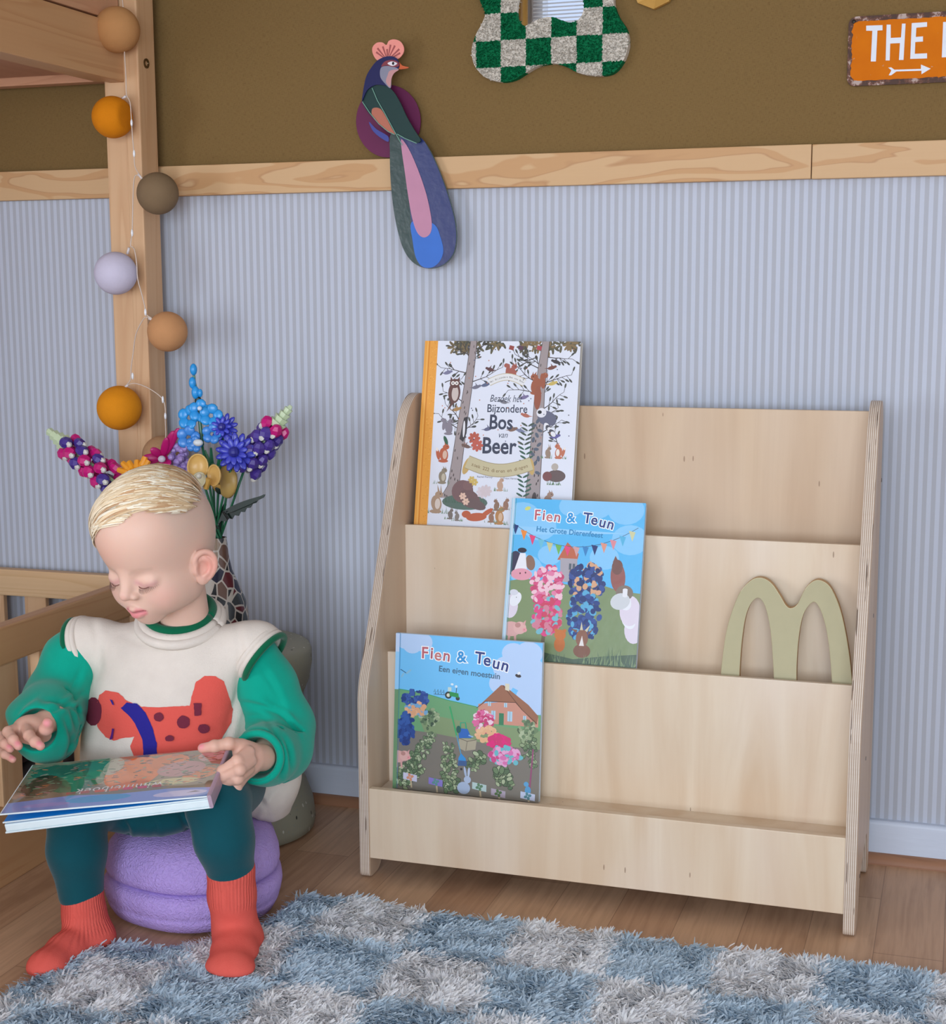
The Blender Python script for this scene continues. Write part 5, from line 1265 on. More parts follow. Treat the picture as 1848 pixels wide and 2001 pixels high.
# fine cropped hair at the sides and back of the head
hair_lim = .018+.030*np.clip((hl_[:, 1]+.03)/-.06, -1, 1)
fuzz = np.clip((hl_[:, 2]+.005)/.03, 0, 1)*np.clip((hl_[:, 1]+.052)/.02, 0, 1)
fuzz = np.maximum(fuzz, np.clip((hl_[:, 1]-.0)/.03, 0, 1)*np.clip((hl_[:, 2]+.05)/.02, 0, 1)); fuzz *= (np.abs(hl_[:, 0]) < .082)
tint(fuzz, (206, 184, 168), .45)
tint(blob((-.020, -.09, .018), (.05, .05, .05)), (226, 160, 138), .35)
parts = [(hv, hq)]; cols = [C]
# ---- torso, arms, hands, legs of the same body
SHL, ELL_, WRL = Q(178, 1250, -.505), Q(122, 1375, -.545), Q(88, 1414, -.665)      # the arm on the left of the picture
SHR, ELR, WRR = Q(488, 1255, -.480), Q(548, 1420, -.470), Q(512, 1480, -.600)
MID = Q(322, 1400, -.500); PEL = np.array([-1.105, -.480, .205])
KL, KR = Q(150, 1585, -.665), Q(426, 1572, -.665); AL, AR = Q(162, 1770, -.688), Q(452, 1745, -.665)
HIL, HIR = PEL+np.array([-.055, -.01, -.005]), PEL+np.array([.055, -.01, -.005])
bf = Field((-1.42, -.86, .0), (-.88, -.36, .47), .004)
bf.chain([PEL, MID, NB+np.array([0, 0, -.03])], [.062, .066, .058], .02)
bf.chain([NB-np.array([0, 0, .03]), SHL], [.035, .032], .02); bf.chain([NB-np.array([0, 0, .03]), SHR], [.035, .032], .02)
bf.chain([SHL, ELL_, WRL], [.028, .024, .018], .01); bf.chain([SHR, ELR, WRR], [.028, .024, .019], .01)
for h_, k_, a_ in ((HIL, KL, AL), (HIR, KR, AR)): bf.chain([h_, k_, a_], [.044, .034, .023], .015)
bf.chain([AL, Q(170, 1835, -.694), Q(100, 1890, -.785)], [.020, .016, .011], .006); bf.chain([AR, Q(461, 1835, -.664), Q(452, 1893, -.728)], [.020, .018, .012], .006)
v_, q_ = bf.mesh(); parts.append((v_, q_)); cols.append(np.tile(skin, (len(v_), 1)))
def hand(pts_px, palm, wrist, r0, lo, hi, palms):
    f_ = Field(lo, hi, .0013)
    for (c, r, M_) in palms: f_.ell(c, r, .008, M_)
    f_.cap(wrist[0], wrist[1], wrist[2], wrist[3], .010)
    nails = []
    for chain_, rr in pts_px:
        q = [Q(*p) for p in chain_]; n_ = len(q)
        for i in range(n_-1):
            f_.cap(q[i], q[i+1], rr*(1.06-.10*i), rr*(.98-.10*i), .0016 if i else .004)
        for i in range(1, n_-1): f_.ell(q[i], (rr*1.03,)*3, .002)
        nails.append((q[-1], q[-2], rr))
    v, qd = f_.mesh(); c = np.tile(skin*np.array([.96, .88, .86]), (len(v), 1))
    camdir = None
    for tip, prev, rr in nails:
        d = tip-prev; d /= np.linalg.norm(d); view = CAM-tip; view /= np.linalg.norm(view); nn = view-d*(view@d); nn /= np.linalg.norm(nn); nn = nn*.6+np.array([0, 0, .4]); nn /= np.linalg.norm(nn)
        cc = tip+nn*rr*.75+d*rr*.1; m = np.clip(1.35-np.linalg.norm((v-cc), axis=1)/(rr*.62), 0, 1)[:, None]; c = c*(1-m)+np.array(lin((232, 150, 158)))*m
        tipm = np.clip(1.5-np.linalg.norm(v-tip, axis=1)/(rr*1.6), 0, 1)[:, None]*.3; c = c*(1-tipm)+np.array(lin((222, 140, 136)))*tipm
    return v, qd, c
lh = [([(52, 1424, -.712), (57, 1437, -.738), (69, 1450, -.752), (79, 1458, -.756)], .0080),
      ([(38, 1422, -.708), (16, 1430, -.732), (26, 1446, -.748), (36, 1458, -.752)], .0078),
      ([(28, 1430, -.700), (0, 1440, -.722), (10, 1454, -.738), (20, 1463, -.742)], .0074),
      ([(26, 1440, -.692), (-4, 1462, -.708), (10, 1474, -.722), (25, 1484, -.726)], .0066),
      ([(76, 1440, -.690), (86, 1436, -.712), (90, 1424, -.726), (93, 1413, -.730)], .0098)]
lp = Q(55, 1426, -.698)
v_, q_, c_ = hand(lh, None, (WRL+np.array([.004, .02, .004]), Q(66, 1424, -.688), .018, .019), 0, lp-np.array([.075, .08, .07]), lp+np.array([.075, .07, .06]), [(lp, (.024, .020, .020), None), (Q(74, 1432, -.690), (.015, .016, .016), None)])
parts.append((v_, q_)); cols.append(c_)
rh = [([(470, 1456, -.640), (447, 1453, -.660), (419, 1458, -.672), (396, 1462, -.676)], .0090),
      ([(486, 1470, -.648), (464, 1486, -.674), (436, 1506, -.676), (424, 1510, -.666)], .0086),
      ([(489, 1487, -.650), (468, 1504, -.680), (438, 1517, -.680), (426, 1518, -.668)], .0088),
      ([(484, 1504, -.648), (464, 1522, -.678), (440, 1527, -.676), (428, 1525, -.664)], .0084),
      ([(476, 1518, -.644), (462, 1538, -.668), (444, 1538, -.668), (432, 1532, -.658)], .0076)]
rp_ = Q(482, 1486, -.634)
v_, q_, c_ = hand(rh, None, (WRR, Q(494, 1480, -.622), .0200, .0200), 0, rp_-np.array([.09, .07, .07]), rp_+np.array([.06, .07, .06]), [(rp_, (.0165, .022, .027), None), (Q(474, 1466, -.640), (.014, .016, .014), None)])
parts.append((v_, q_)); cols.append(c_)
V_, Q_ = join_vf(parts)
body = mk('body', V_, Q_, vcol('skin', .48, .35, sss=.25), PER, smooth=True, cols=np.concatenate(cols))
# ---- eyelashes
for s in (-1, 1):
    lsh = MB()
    for k in range(17):
        t = .22+.78*k/16; x = s*(.0165+.0265*t); base_l = np.array([x, -.0905+.0100*(t-.35)**2*4-.0012+.006*max(0, t-.5), -.0362-.0035*math.sin(math.pi*t)+.0015*t])
        # drop the base on to the lid surface
        o_ = HL(*(base_l+np.array([0, -.03, 0]))); lsh_b = base_l
        tip_l = base_l+np.array([s*(.0010+.0028*t), -.0042, -.0048-.001*math.sin(math.pi*t)])
        lsh.tube([HL(*base_l), HL(*((base_l+tip_l)/2+np.array([0, -.0008, -.0006]))), HL(*tip_l)], [.00032, .00024, .0001], 4)
    lsh.build('eyelashes', plain((96, 62, 52), .6), body)
for s in (-1, 1):
    cr_ = MB(); cr_.tube([HL(s*(.0155+.0285*t), -.0893+.0100*(t-.35)**2*4+.006*max(0, t-.5), -.0362-.0037*math.sin(math.pi*t)+.0015*t) for t in [.1+.9*i/10 for i in range(11)]], [.0003]+[.0007]*9+[.0003], 6)
    cr_.build('lash_line', plain((122, 76, 70), .6), body, smooth=True)
# ---- hair
bv = BVHTree.FromPolygons([tuple(p) for p in hv], [tuple(int(i) for i in f) for f in hq])
hr = empty('hair', (0, 0, 0)); bpy.data.objects.remove(hr)
def cap_pt(u, w2):
    """direction on the skull (head space) -> surface point + normal"""
    d = Vector(HM @ np.array([math.cos(w2)*math.sin(u), -math.cos(w2)*math.cos(u), math.sin(w2)])); o_ = Vector(HT)
    r = bv.ray_cast(o_+d*.16, -d); return r
def surf(p, off):
    """push a head-space point to the skull surface + off"""
    d = HM @ (np.array(p)/np.linalg.norm(p)); r = bv.ray_cast(Vector(HT+d*.17), Vector(-d))
    if r[0] is None: return None
    return np.array(r[0])+d*off
def in_hair(p):
    x, y, z = p
    # hairline: front edge low on the right temple, rising to the parted left side
    if x > .062: return False
    fr = .050+.012*math.cos((x-.01)*30) if x > -.05 else .030
    lim = fr if y < -.02 else (.030 if y < .05 else .0)
    return z > lim
def zlim(x, y):
    if x > .030: return .037+.66*max(0, -y-.004)-.0*y
    if y > -.03: return .0
    return .060-.006*math.cos(x*60)-max(0, -x-.016)*1.35
NS = 3400; TV, TF, TC = [], [], []; bcols = [lin((242, 224, 194)), lin((230, 206, 170)), lin((248, 238, 216)), lin((214, 184, 144)), lin((196, 156, 116))]
R0 = np.array([.079, .094, .097])
def strand(start, dirv, n, step, off0, off1, w_, col, curl=0.):
    p = np.array(start, float); d = np.array(dirv, float); pts = []; jit = random.gauss(-.001, .0028)
    for i in range(n):
        q = p/R0; p = p/np.linalg.norm(q)*1.0
        if p[1] < -.015 and p[2] < zlim(p[0], p[1])+jit: break
        sp = surf(p, off0+(off1-off0)*math.sin(math.pi*min(1, i/(n-1)+.12)))
        if sp is None: break
        pts.append((sp, HM @ (p/(R0*R0)/np.linalg.norm(p/(R0*R0)))))
        nn = p/(R0*R0); nn /= np.linalg.norm(nn); d = d+np.array([0, -curl, -curl*.4]); d = d-nn*(d@nn); d /= np.linalg.norm(d); p = p+d*step
    if len(pts) < 4: return
    b = len(TV); m = len(pts)
    for i, (c, nn) in enumerate(pts):
        tt = (pts[min(i+1, m-1)][0]-pts[max(i-1, 0)][0]); tt /= np.linalg.norm(tt)+1e-9; sd = np.cross(tt, nn); ww = w_*(.35+.65*math.sin(math.pi*min(1., (i+.6)/m)))*(1 if i < m-1 else .15)
        TV.append(c+sd*ww-nn*ww*.35); TV.append(c+nn*ww*.35); TV.append(c-sd*ww-nn*ww*.35); TC.extend([col]*3)
    for i in range(m-1):
        for j in (0, 1): TF.append((b+3*i+j, b+3*i+j+1, b+3*i+j+4, b+3*i+j+3))
for k in range(NS):
    t = random.random(); y0 = -.048+.125*t
    # strands leave the parting on the child's left and are combed across towards the right temple
    x0 = (.0715-.004*abs(t-.45) if random.random() < .42 else .068+random.uniform(-.125, .0)*random.random()**.8); z0 = .072 if x0 < .05 else .058
    z0 = math.sqrt(max(.0004, 1-(x0/R0[0])**2-(y0/R0[1])**2))*R0[2]
    if z0 < .033 or abs(x0) > .0735 or z0 < zlim(x0, y0)+random.uniform(-.001, .004): continue
    st_ = (x0, y0, z0); fwd = -.30-.45*random.random()-.25*(t > .5)
    n_ = random.randint(7, 14); base = bcols[min(4, int(abs(random.gauss(0, 1.5))))] if x0 < .03 else random.choice(bcols[1:])  # darker blonds by the parting: its shade is put into the strand colour
    sh_ = random.uniform(.88, 1.06)
    strand(st_, (-1, fwd, 0), n_, .0085, .0010+.0022*random.random(), .0045+.0035*random.random(), .0011+.0007*random.random(), tuple(min(1, c*sh_) for c in base), .012)
for k in range(260):      # fringe running down to the right temple
    x0 = random.uniform(-.062, -.015); y0 = random.uniform(-.078, -.03); z0 = math.sqrt(max(.0004, 1-(x0/R0[0])**2-(y0/R0[1])**2))*R0[2]
    strand((x0, y0, z0), (-.75, -.35, -.4), random.randint(5, 8), .0075, .001, .0035, .0009, random.choice(bcols[:4]), .0)
for k in range(700):
    x0 = random.uniform(-.03, .048); y0 = random.uniform(-.078, -.046); z0 = math.sqrt(max(.0004, 1-(x0/R0[0])**2-(y0/R0[1])**2))*R0[2]
    if z0 < zlim(x0, y0)+random.uniform(-.003, .001): continue
    strand((x0, y0, z0), (-1, -.18, -.12), random.randint(5, 9), .0075, .0008, .0036, .0010, random.choice(bcols[:4]), .0)
for (s_, d_, n_) in (((.030, -.074, .050), (-.8, -.3, -.45), 8), ((.010, -.078, .052), (.7, -.2, -.30), 6), ((-.005, -.080, .048), (-.6, -.2, -.6), 6), ((.036, -.068, .054), (.8, -.1, -.35), 5)):
    for j in range(7): strand(tuple(np.array(s_)+np.random.RandomState(j).randn(3)*.0018), d_, n_, .0065, .0012, .0032, .0007, bcols[2], .0)
hair = mk('hair', TV, TF, vcol('blond_hair', .42, .4), body, smooth=True, cols=np.array(TC))
# scalp shell under the strands so that no skin shows through
sv, sf = [], []; idx_ = {}
for i, p in enumerate(hl_):
    if p[2] > max(.012, zlim(p[0], p[1])+.006) and p[2] > .03-.5*max(0, -p[0]-.01) and p[0] < .069 and np.linalg.norm(p/np.array([.0765, .092, .094])) > .9: idx_[i] = len(sv); sv.append(hv[i]+(HM @ (p/np.linalg.norm(p)))*.0012)
for f_ in hq:
    if all(int(j) in idx_ for j in f_): sf.append(tuple(idx_[int(j)] for j in f_))
mk('hair_base', sv, sf, plain((216, 186, 144), .6, .2), body, smooth=True)

# ---- clothes
def wr(G, f1, f2): return .0016*np.sin(G[..., 0]*f1+3*np.sin(G[..., 2]*f2)+G[..., 1]*40)
CRE = NT('cream_knit'); CRE.bump(CRE.noise(CRE.co('Object'), 420, 2, .6), .35, .0015)
CRE = CRE.fin(CRE.mix(CRE.noise(CRE.co('Object'), 35, 3), lin((214, 204, 194)), lin((228, 219, 208))), .95, .1)
GRN = fabric('green_jersey', (0, 160, 136), 600, .2, .85, .06); TEAL = fabric('teal_leggings', (8, 74, 84), 700, .2, .85, .08); DGRN = fabric('bottle_green_rib', (0, 98, 66), 500, .3, .9)
cf = Field((-1.42, -.72, .12), (-.90, -.32, .50), .003)
cf.ell(MID+np.array([-.002, .004, .000]), (.134, .088, .118), .02)
cf.ell(MID+np.array([-.002, -.004, -.060]), (.134, .094, .090), .03)
cf.ell(MID+np.array([-.004, -.004, -.105]), (.128, .094, .080), .03)
cf.ell((NB+MID)/2+np.array([0, .004, .018]), (.112, .074, .080), .04)
sf_ = Field((-1.42, -.72, .12), (-.90, -.32, .50), .003)
sf_.cap(NB+np.array([0, .0, -.034]), SHL+np.array([-.012, 0, -.006]), .038, .042, .03); sf_.cap(NB+np.array([0, .0, -.034]), SHR+np.array([.012, 0, -.006]), .038, .042, .03)
PLc, PLn, PRc, PRn = Q(156, 1290, -.53), np.array([-.945, -.05, -.33]), Q(494, 1290, -.50), np.array([.83, -.05, -.555])
sf_.op(lambda G: -((G-PLc)@PLn), sf_.lo, sf_.lo+sf_.n*sf_.h, .004, 's'); sf_.op(lambda G: -((G-PRc)@PRn), sf_.lo, sf_.lo+sf_.n*sf_.h, .004, 's')
h_ = np.maximum(.02-np.abs(cf.f-sf_.f), 0)/.02; cf.f = np.minimum(cf.f, sf_.f)-h_*h_*.005
cf.chain([Q(470, 1440, -.46), Q(503, 1512, -.445), Q(500, 1562, -.42)], [.062, .062, .056], .03)
for (a, b_, r) in ((Q(420, 1260, -.60), Q(330, 1440, -.62), .010), (Q(240, 1240, -.62), Q(250, 1330, -.62), .008)): pass
# folds
G0 = [cf.lo[i]+cf.h*np.arange(cf.n[i]) for i in range(3)]; GX_, GY_, GZ_ = np.meshgrid(*G0, indexing='ij')
cf.f += (.0022*np.sin((GX_+GZ_*.55)*62+2.5*np.sin(GZ_*26))*np.exp(-((GX_+1.02)/.05)**2)+.0016*np.sin((GX_-GZ_*.4)*75)*np.exp(-((GX_+1.24)/.04)**2)).astype(np.float32)
# neck opening
cf.cap(NB-np.array([0, -.004, .025]), HL(0, .012, -.085)+np.array([0, 0, .03]), .050, .056, .004, 's')
# hem: cut below a plane that rises towards the front
def hem(G): return G[..., 2]-(.122+.50*np.clip(-(G[..., 1]+.45), 0, .3)+.16*np.clip(-1.02-G[..., 0], 0, .3))
cf.op(hem, cf.lo, cf.lo+cf.n*cf.h, .006, 's')
v_, q_ = cf.mesh(); sweater = mk('sweater', v_, q_, CRE, PER, smooth=True)
bvs = BVHTree.FromPolygons([tuple(p) for p in v_], [tuple(int(i) for i in f) for f in q_])
# collar rings
def ring(c, nrm, ra, rb, tube, col, name, a0=0, a1=360, n=48, flat=1.0):
    N = Vector(nrm).normalized(); X_ = Vector((1, 0, 0)); X_ = (X_-N*X_.dot(N)).normalized(); Y_ = N.cross(X_); pts = []
    for i in range(n+1):
        a = math.radians(a0+(a1-a0)*i/n); pts.append(Vector(c)+X_*ra*math.cos(a)+Y_*rb*math.sin(a))
    b = MB(); b.tube(pts, tube, 10); return b.build(name, col, PER, smooth=True)
NC = Q(352, 1190, -.497); NN = (.12, -.36, .93)
ring(NC+np.array([0, 0, -.0185]), NN, .062, .064, .0080, CRE, 'sweater_collar')
ring(NC+np.array([.0, 0, -.013]), NN, .0555, .0575, .0078, CRE, 'sweater_collar')
ring(NC+np.array([0, -.001, -.005]), NN, .0485, .0505, .0075, DGRN, 'shirt_collar')
# sleeves
def sleeve(pts, rs, name, cuff_c, cuff_dir, cuff_r, folds, extra=(), seedv=0):
    allp = np.array(list(pts)+[cuff_c]); f_ = Field(allp.min(0)-.085, allp.max(0)+.085, .0026)
    f_.chain(pts, rs, .016)
    for (c, r, k) in extra: f_.ell(c, r, k)
    g = [f_.lo[i]+f_.h*np.arange(f_.n[i]) for i in range(3)]; X_, Y_, Z_ = np.meshgrid(*g, indexing='ij')
    for (a, b_, dep, wd) in folds:
        a, b_ = np.array(a), np.array(b_); ab = b_-a; Gp = np.stack([X_, Y_, Z_], -1); t = np.clip(((Gp-a)@ab)/(ab@ab), 0, 1); d = np.linalg.norm(Gp-(a+t[..., None]*ab), axis=-1)
        f_.f += (1.6*dep*np.exp(-(d/wd)**2)).astype(np.float32)
    cd_ = np.array(cuff_dir, float); cd_ /= np.linalg.norm(cd_)
    f_.cap(cuff_c-cd_*.030, cuff_c+cd_*.05, cuff_r*.72, cuff_r*1.02, .004, 's')
    v, qd = f_.mesh(); return mk(name, v, qd, GRN, PER, smooth=True)
CL = Q(66, 1428, -.690); CRt = Q(500, 1480, -.612)
# picture-left sleeve
sleeve([SHL, Q(143, 1290, -.515), ELL_+np.array([-.008, 0, .004]), Q(92, 1405, -.610), Q(82, 1424, -.650)], [.033, .045, .051, .050, .046], 'sleeve', CL, CL-Q(98, 1405, -.610), .038,
       [(Q(160, 1395, -.60), Q(105, 1375, -.60), .006, .007), (Q(150, 1420, -.60), Q(90, 1385, -.64), .005, .006), (Q(165, 1330, -.56), Q(135, 1375, -.60), .004, .007), (Q(130, 1350, -.59), Q(85, 1380, -.63), .004, .006), (Q(145, 1450, -.60), Q(120, 1410, -.63), .005, .006)],
       [(Q(98, 1455, -.630), (.038, .040, .026), .014), (Q(58, 1392, -.640), (.034, .034, .020), .014), (Q(112, 1400, -.58), (.034, .03, .04), .014)])
# picture-right sleeve
sleeve([SHR, Q(520, 1340, -.470), ELR, Q(545, 1462, -.500), Q(520, 1475, -.560), Q(508, 1480, -.590)], [.033, .045, .050, .048, .043, .038], 'sleeve', CRt, CRt-Q(540, 1470, -.52), .037,
       [(Q(535, 1395, -.55), Q(585, 1432, -.50), .006, .006), (Q(510, 1425, -.55), Q(565, 1480, -.53), .005, .006), (Q(490, 1365, -.55), Q(550, 1395, -.52), .004, .007), (Q(545, 1430, -.55), Q(555, 1520, -.52), .006, .006), (Q(500, 1330, -.53), Q(545, 1385, -.50), .003, .008)],
       [(Q(548, 1450, -.495), (.034, .04, .045), .014)])
def cuff(c, d, r, name='cuff'):
    d = Vector(d).normalized(); X_ = d.orthogonal().normalized(); Y_ = d.cross(X_)
    for_ = [Vector(c)+X_*r*math.cos(a)+Y_*r*math.sin(a) for a in [2*math.pi*i/36 for i in range(37)]]
    return MB().tube(for_, .0058, 8, cap=False).build(name, GRN, PER, smooth=True)
cuff(Q(503, 1480, -.602), CRt-Q(540, 1470, -.52), .0345)
# dark green binding and cream rib at the armholes
def band(c, d, ra, tube, mat, name, squash=1.):
    d = Vector(d).normalized(); X_ = d.orthogonal().normalized(); Y_ = d.cross(X_); L = [Vector(c)+X_*ra*math.cos(a)+Y_*ra*math.sin(a) for a in [2*math.pi*i/40 for i in range(41)]]
    return MB().tube(L, tube, 8, cap=False).build(name, mat, PER, smooth=True)
for (c_, n_, r_) in ((PLc, PLn, SHL), (PRc, PRn, SHR)):
    n_ = n_/np.linalg.norm(n_); cc_ = r_-n_*((r_-c_)@n_)+np.array([0, 0, -.006])
    band(cc_-n_*.003, n_, .0425, .0052, CRE, 'armhole_rib'); band(cc_-n_*.010, n_, .0425, .0046, CRE, 'armhole_rib'); band(cc_+n_*.005, n_, .0435, .0052, DGRN, 'armhole_binding')
# leggings
lf = Field((-1.30, -.80, .02), (-.86, -.38, .32), .0026)
lf.ell(PEL+np.array([0, .0, -.005]), (.092, .075, .062), .02)
lf.ell(Q(290, 1585, -.565), (.085, .060, .034), .03)
lf.chain([HIL, KL, Q(150, 1660, -.690), Q(158, 1742, -.692)], [.056, .0415, .0405, .0325], .016)
lf.chain([HIR, KR, Q(438, 1640, -.680), Q(449, 1690, -.674)], [.056, .0430, .0395, .0345], .016)
lf.op(lambda G: np.where(G[..., 0] < -1.08, G[..., 2]-(.0515+.10*(G[..., 0]+1.20)), G[..., 2]-(.100-.16*(G[..., 0]+.96))), lf.lo, lf.lo+lf.n*lf.h, .003, 's')
v_, q_ = lf.mesh(); leg = mk('leggings', v_, q_, TEAL, PER, smooth=True)
# socks
t = NT('ribbed_coral_sock'); s_ = t.n('ShaderNodeAttribute', attribute_name='rib'); t.bump(t.math('ADD', t.math('MULTIPLY', s_.outputs[2], 1.0), t.math('MULTIPLY', t.noise(t.co('Object'), 500, 2), .4)), .6, .0018)
SOCK = t.fin(t.mix(t.noise(t.co('Object'), 40, 3), lin((214, 88, 78)), lin((226, 102, 90))), .92, .1)
def sock(pts, rs, toes, floorz, name, axis_c):
    P_ = np.array(pts+[t_[0] for t_ in toes]); f_ = Field(np.array([P_[:, 0].min()-.05, P_[:, 1].min()-.05, floorz-.01]), P_.max(0)+np.array([.05, .05, .03]), .002)
    f_.chain(pts, rs, .012)
    for (c, r) in toes: f_.ell(c, r, .018)
    top = pts[0]
    f_.op(lambda G: (top[2]+.012)-G[..., 2], f_.lo, f_.lo+f_.n*f_.h, .003, 's')
    f_.op(lambda G: G[..., 2]-(floorz+.003), f_.lo, f_.lo+f_.n*f_.h, .010, 's')
    v, qd = f_.mesh(); o = mk(name, v, qd, SOCK, PER, smooth=True)
    a = np.arctan2(v[:, 1]-axis_c[1], v[:, 0]-axis_c[0]); m = np.clip((v[:, 2]-(top[2]-.055))/.01, 0, 1)
    at = o.data.attributes.new('rib', 'FLOAT', 'POINT'); at.data.foreach_set('value', (.5+.5*np.sin(a*46)*m).astype(np.float32)); return o
sl1 = [Q(160, 1748, -.692), Q(165, 1790, -.692), Q(172, 1825, -.694)]
sock(sl1+[Q(125, 1862, -.748), Q(93, 1888, -.790)], [.0315, .0300, .0300, .0255, .0215], [(Q(190, 1838, -.690), (.026, .026, .026)), (Q(92, 1890, -.792), (.027, .026, .020))], 0.0, 'sock', sl1[1])
sr1 = [Q(451, 1700, -.672), Q(453, 1750, -.668), Q(458, 1800, -.664), Q(462, 1828, -.664)]
sock(sr1+[Q(458, 1866, -.700), Q(453, 1894, -.730)], [.0345, .0325, .0300, .0315, .0320, .0290], [(Q(474, 1842, -.658), (.028, .028, .026)), (Q(450, 1898, -.742), (.037, .026, .022))], .016, 'sock', sr1[1])
em = MB()
for (x, y, r) in ((412, 1727, .0035), (408, 1740, .0032), (413, 1750, .0026)): em.ell(Vector(Q(x, y, -.687)), (r, r*.7, r*1.2), seg=8, rings=6)
em.build('sock_motif', plain((232, 90, 150), .7), PER)
em = MB()
for (x, y, r) in ((411, 1741, .0024), (414, 1757, .0018)): em.ell(Vector(Q(x, y, -.690)), (r, r*.8, r*1.3), seg=8, rings=6)
em.build('sock_motif', plain((238, 226, 232), .7), PER)
# ---- creases pressed into the cloth
def crease(o, lines):
    me = o.data; n = len(me.vertices); co = np.zeros(n*3, np.float32); me.vertices.foreach_get('co', co); co = co.reshape(-1, 3)
    nr = np.zeros(n*3, np.float32); me.vertices.foreach_get('normal', nr); nr = nr.reshape(-1, 3)
    c = (co-CAM) @ RC.T; u = CX+F*c[:, 0]/c[:, 2]; v = CY-F*c[:, 1]/c[:, 2]; vis = ((nr*(CAM-co)).sum(1) > 0)
    uv = np.stack([u, v], 1); mv = np.zeros(n)
    for pts, w_, dep in lines:
        q = smoothloop(pts, 6, closed=False); best = np.full(n, 1e9); sg = np.zeros(n); tt = np.zeros(n)
        for i in range(len(q)-1):
            a, b = np.array(q[i]), np.array(q[i+1]); ab = b-a; t = np.clip(((uv-a)@ab)/(ab@ab), 0, 1); r = uv-(a+t[:, None]*ab); d = np.linalg.norm(r, axis=1); s_ = np.sign(ab[0]*r[:, 1]-ab[1]*r[:, 0])
            m = d < best; best[m] = d[m]; sg[m] = s_[m]; tt[m] = (i+t[m])/(len(q)-1)
        f_ = np.sin(np.pi*np.clip(tt, .04, .96))**.6; x = best*sg
        mv += f_*dep*(-np.exp(-(x/w_)**2)+.55*np.exp(-((x+1.9*w_)/(1.2*w_))**2))
    co += nr*(mv*vis)[:, None]; me.vertices.foreach_set('co', co.ravel()); me.update()
slv = [c for c in PER.children if c.name.startswith('sleeve')]
crease(slv[0], [([(168, 1398), (125, 1372), (82, 1368)], 5, .0045), ([(165, 1352), (128, 1378), (92, 1392)], 5, .004), ([(152, 1432), (140, 1392), (112, 1374)], 5, .0045), ([(128, 1488), (142, 1450), (128, 1402)], 6, .005), ([(160, 1305), (140, 1345), (108, 1368)], 6, .003), ([(75, 1358), (45, 1378), (30, 1400)], 5, .0025), ([(165, 1420), (158, 1440), (135, 1470)], 5, .004)])
crease(slv[1], [([(545, 1392), (566, 1412), (584, 1434)], 4.5, .0045), ([(528, 1418), (548, 1460), (552, 1516)], 5, .005), ([(468, 1432), (522, 1436), (548, 1478), (546, 1525)], 5, .0045), ([(470, 1372), (515, 1382), (556, 1398)], 5, .0035), ([(545, 1430), (562, 1462), (568, 1505)], 5, .004), ([(500, 1290), (535, 1345), (556, 1392)], 7, .003), ([(478, 1400), (510, 1402), (545, 1420)], 5, .0025)])
crease(sweater, [([(178, 1205), (192, 1262), (194, 1320)], 8, .002), ([(462, 1215), (470, 1290), (462, 1370)], 8, .003), ([(470, 1345), (452, 1400), (440, 1452)], 7, .0035), ([(486, 1505), (498, 1545), (520, 1580)], 6, .004), ([(540, 1530), (515, 1560), (492, 1605)], 6, .003), ([(232, 1240), (300, 1262), (380, 1250)], 9, .0015)])
crease(leg, [([(236, 1596), (250, 1622), (250, 1646)], 5, .0035), ([(352, 1590), (366, 1622), (372, 1660)], 5, .0035), ([(290, 1592), (305, 1620), (300, 1645)], 6, .002)])
v_ = np.zeros(len(sweater.data.vertices)*3, np.float32); sweater.data.vertices.foreach_get('co', v_); v_ = v_.reshape(-1, 3)
bvs = BVHTree.FromPolygons([tuple(map(float, p)) for p in v_], [tuple(p.vertices) for p in sweater.data.polygons])
# ---- dog motif knitted into the sweater front
def motif(polys, bvh, mat, name, parent, off=.0011, step=7.):
    v, f, c = [], [], []
    for li, (pts, col) in enumerate(polys):
        pts = [(p[0]+random.uniform(-.6, .6), p[1]+random.uniform(-.6, .6)) for p in pts]; xs_ = [p[0] for p in pts]; ys_ = [p[1] for p in pts]; n = len(pts)
        ip = []
        x = min(xs_)
        while x < max(xs_):
            y = min(ys_)
            while y < max(ys_):
                if inside((x, y), pts): ip.append((x, y))
                y += step
            x += step
        r = delaunay_2d_cdt([Vector(p) for p in pts+ip], [(i, (i+1) % n) for i in range(n)], [], 1, 1e-4)
        m = {}
        for i, p in enumerate(r[0]):
            d = Vector(RC.T @ np.array([(p[0]-CX)/F, -(p[1]-CY)/F, 1.])).normalized(); h = bvh.ray_cast(Vector(CAM), d)
            if h[0] is not None and h[0].y > -.70: m[i] = len(v); v.append(tuple(h[0]-d*(off+.0005*li))); c.append(lin(col))
        for t_ in r[2]:
            if all(i in m for i in t_): f.append(tuple(m[i] for i in t_))
    return mk(name, v, f, mat, parent, smooth=True, cols=np.array(c))
def el(x, y, rx, ry, n=14, rot=0): return [(x+rx*math.cos(2*math.pi*k/n)*math.cos(rot)-ry*math.sin(2*math.pi*k/n)*math.sin(rot), y+rx*math.cos(2*math.pi*k/n)*math.sin(rot)+ry*math.sin(2*math.pi*k/n)*math.cos(rot)) for k in range(n)]
CORAL, MAR, NAV = (224, 94, 84), (118, 48, 66), (48, 44, 140)
dog = [(190, 1372), (194, 1358), (206, 1349), (232, 1354), (247, 1369), (276, 1381), (320, 1382), (371, 1379), (374, 1362), (383, 1332), (400, 1321), (421, 1321), (438, 1332), (446, 1356), (455, 1386), (452, 1412), (440, 1432), (428, 1452), (420, 1478), (392, 1486), (350, 1484), (320, 1486), (262, 1480), (254, 1458), (262, 1440), (240, 1442), (222, 1448), (206, 1440), (192, 1424), (184, 1400)]
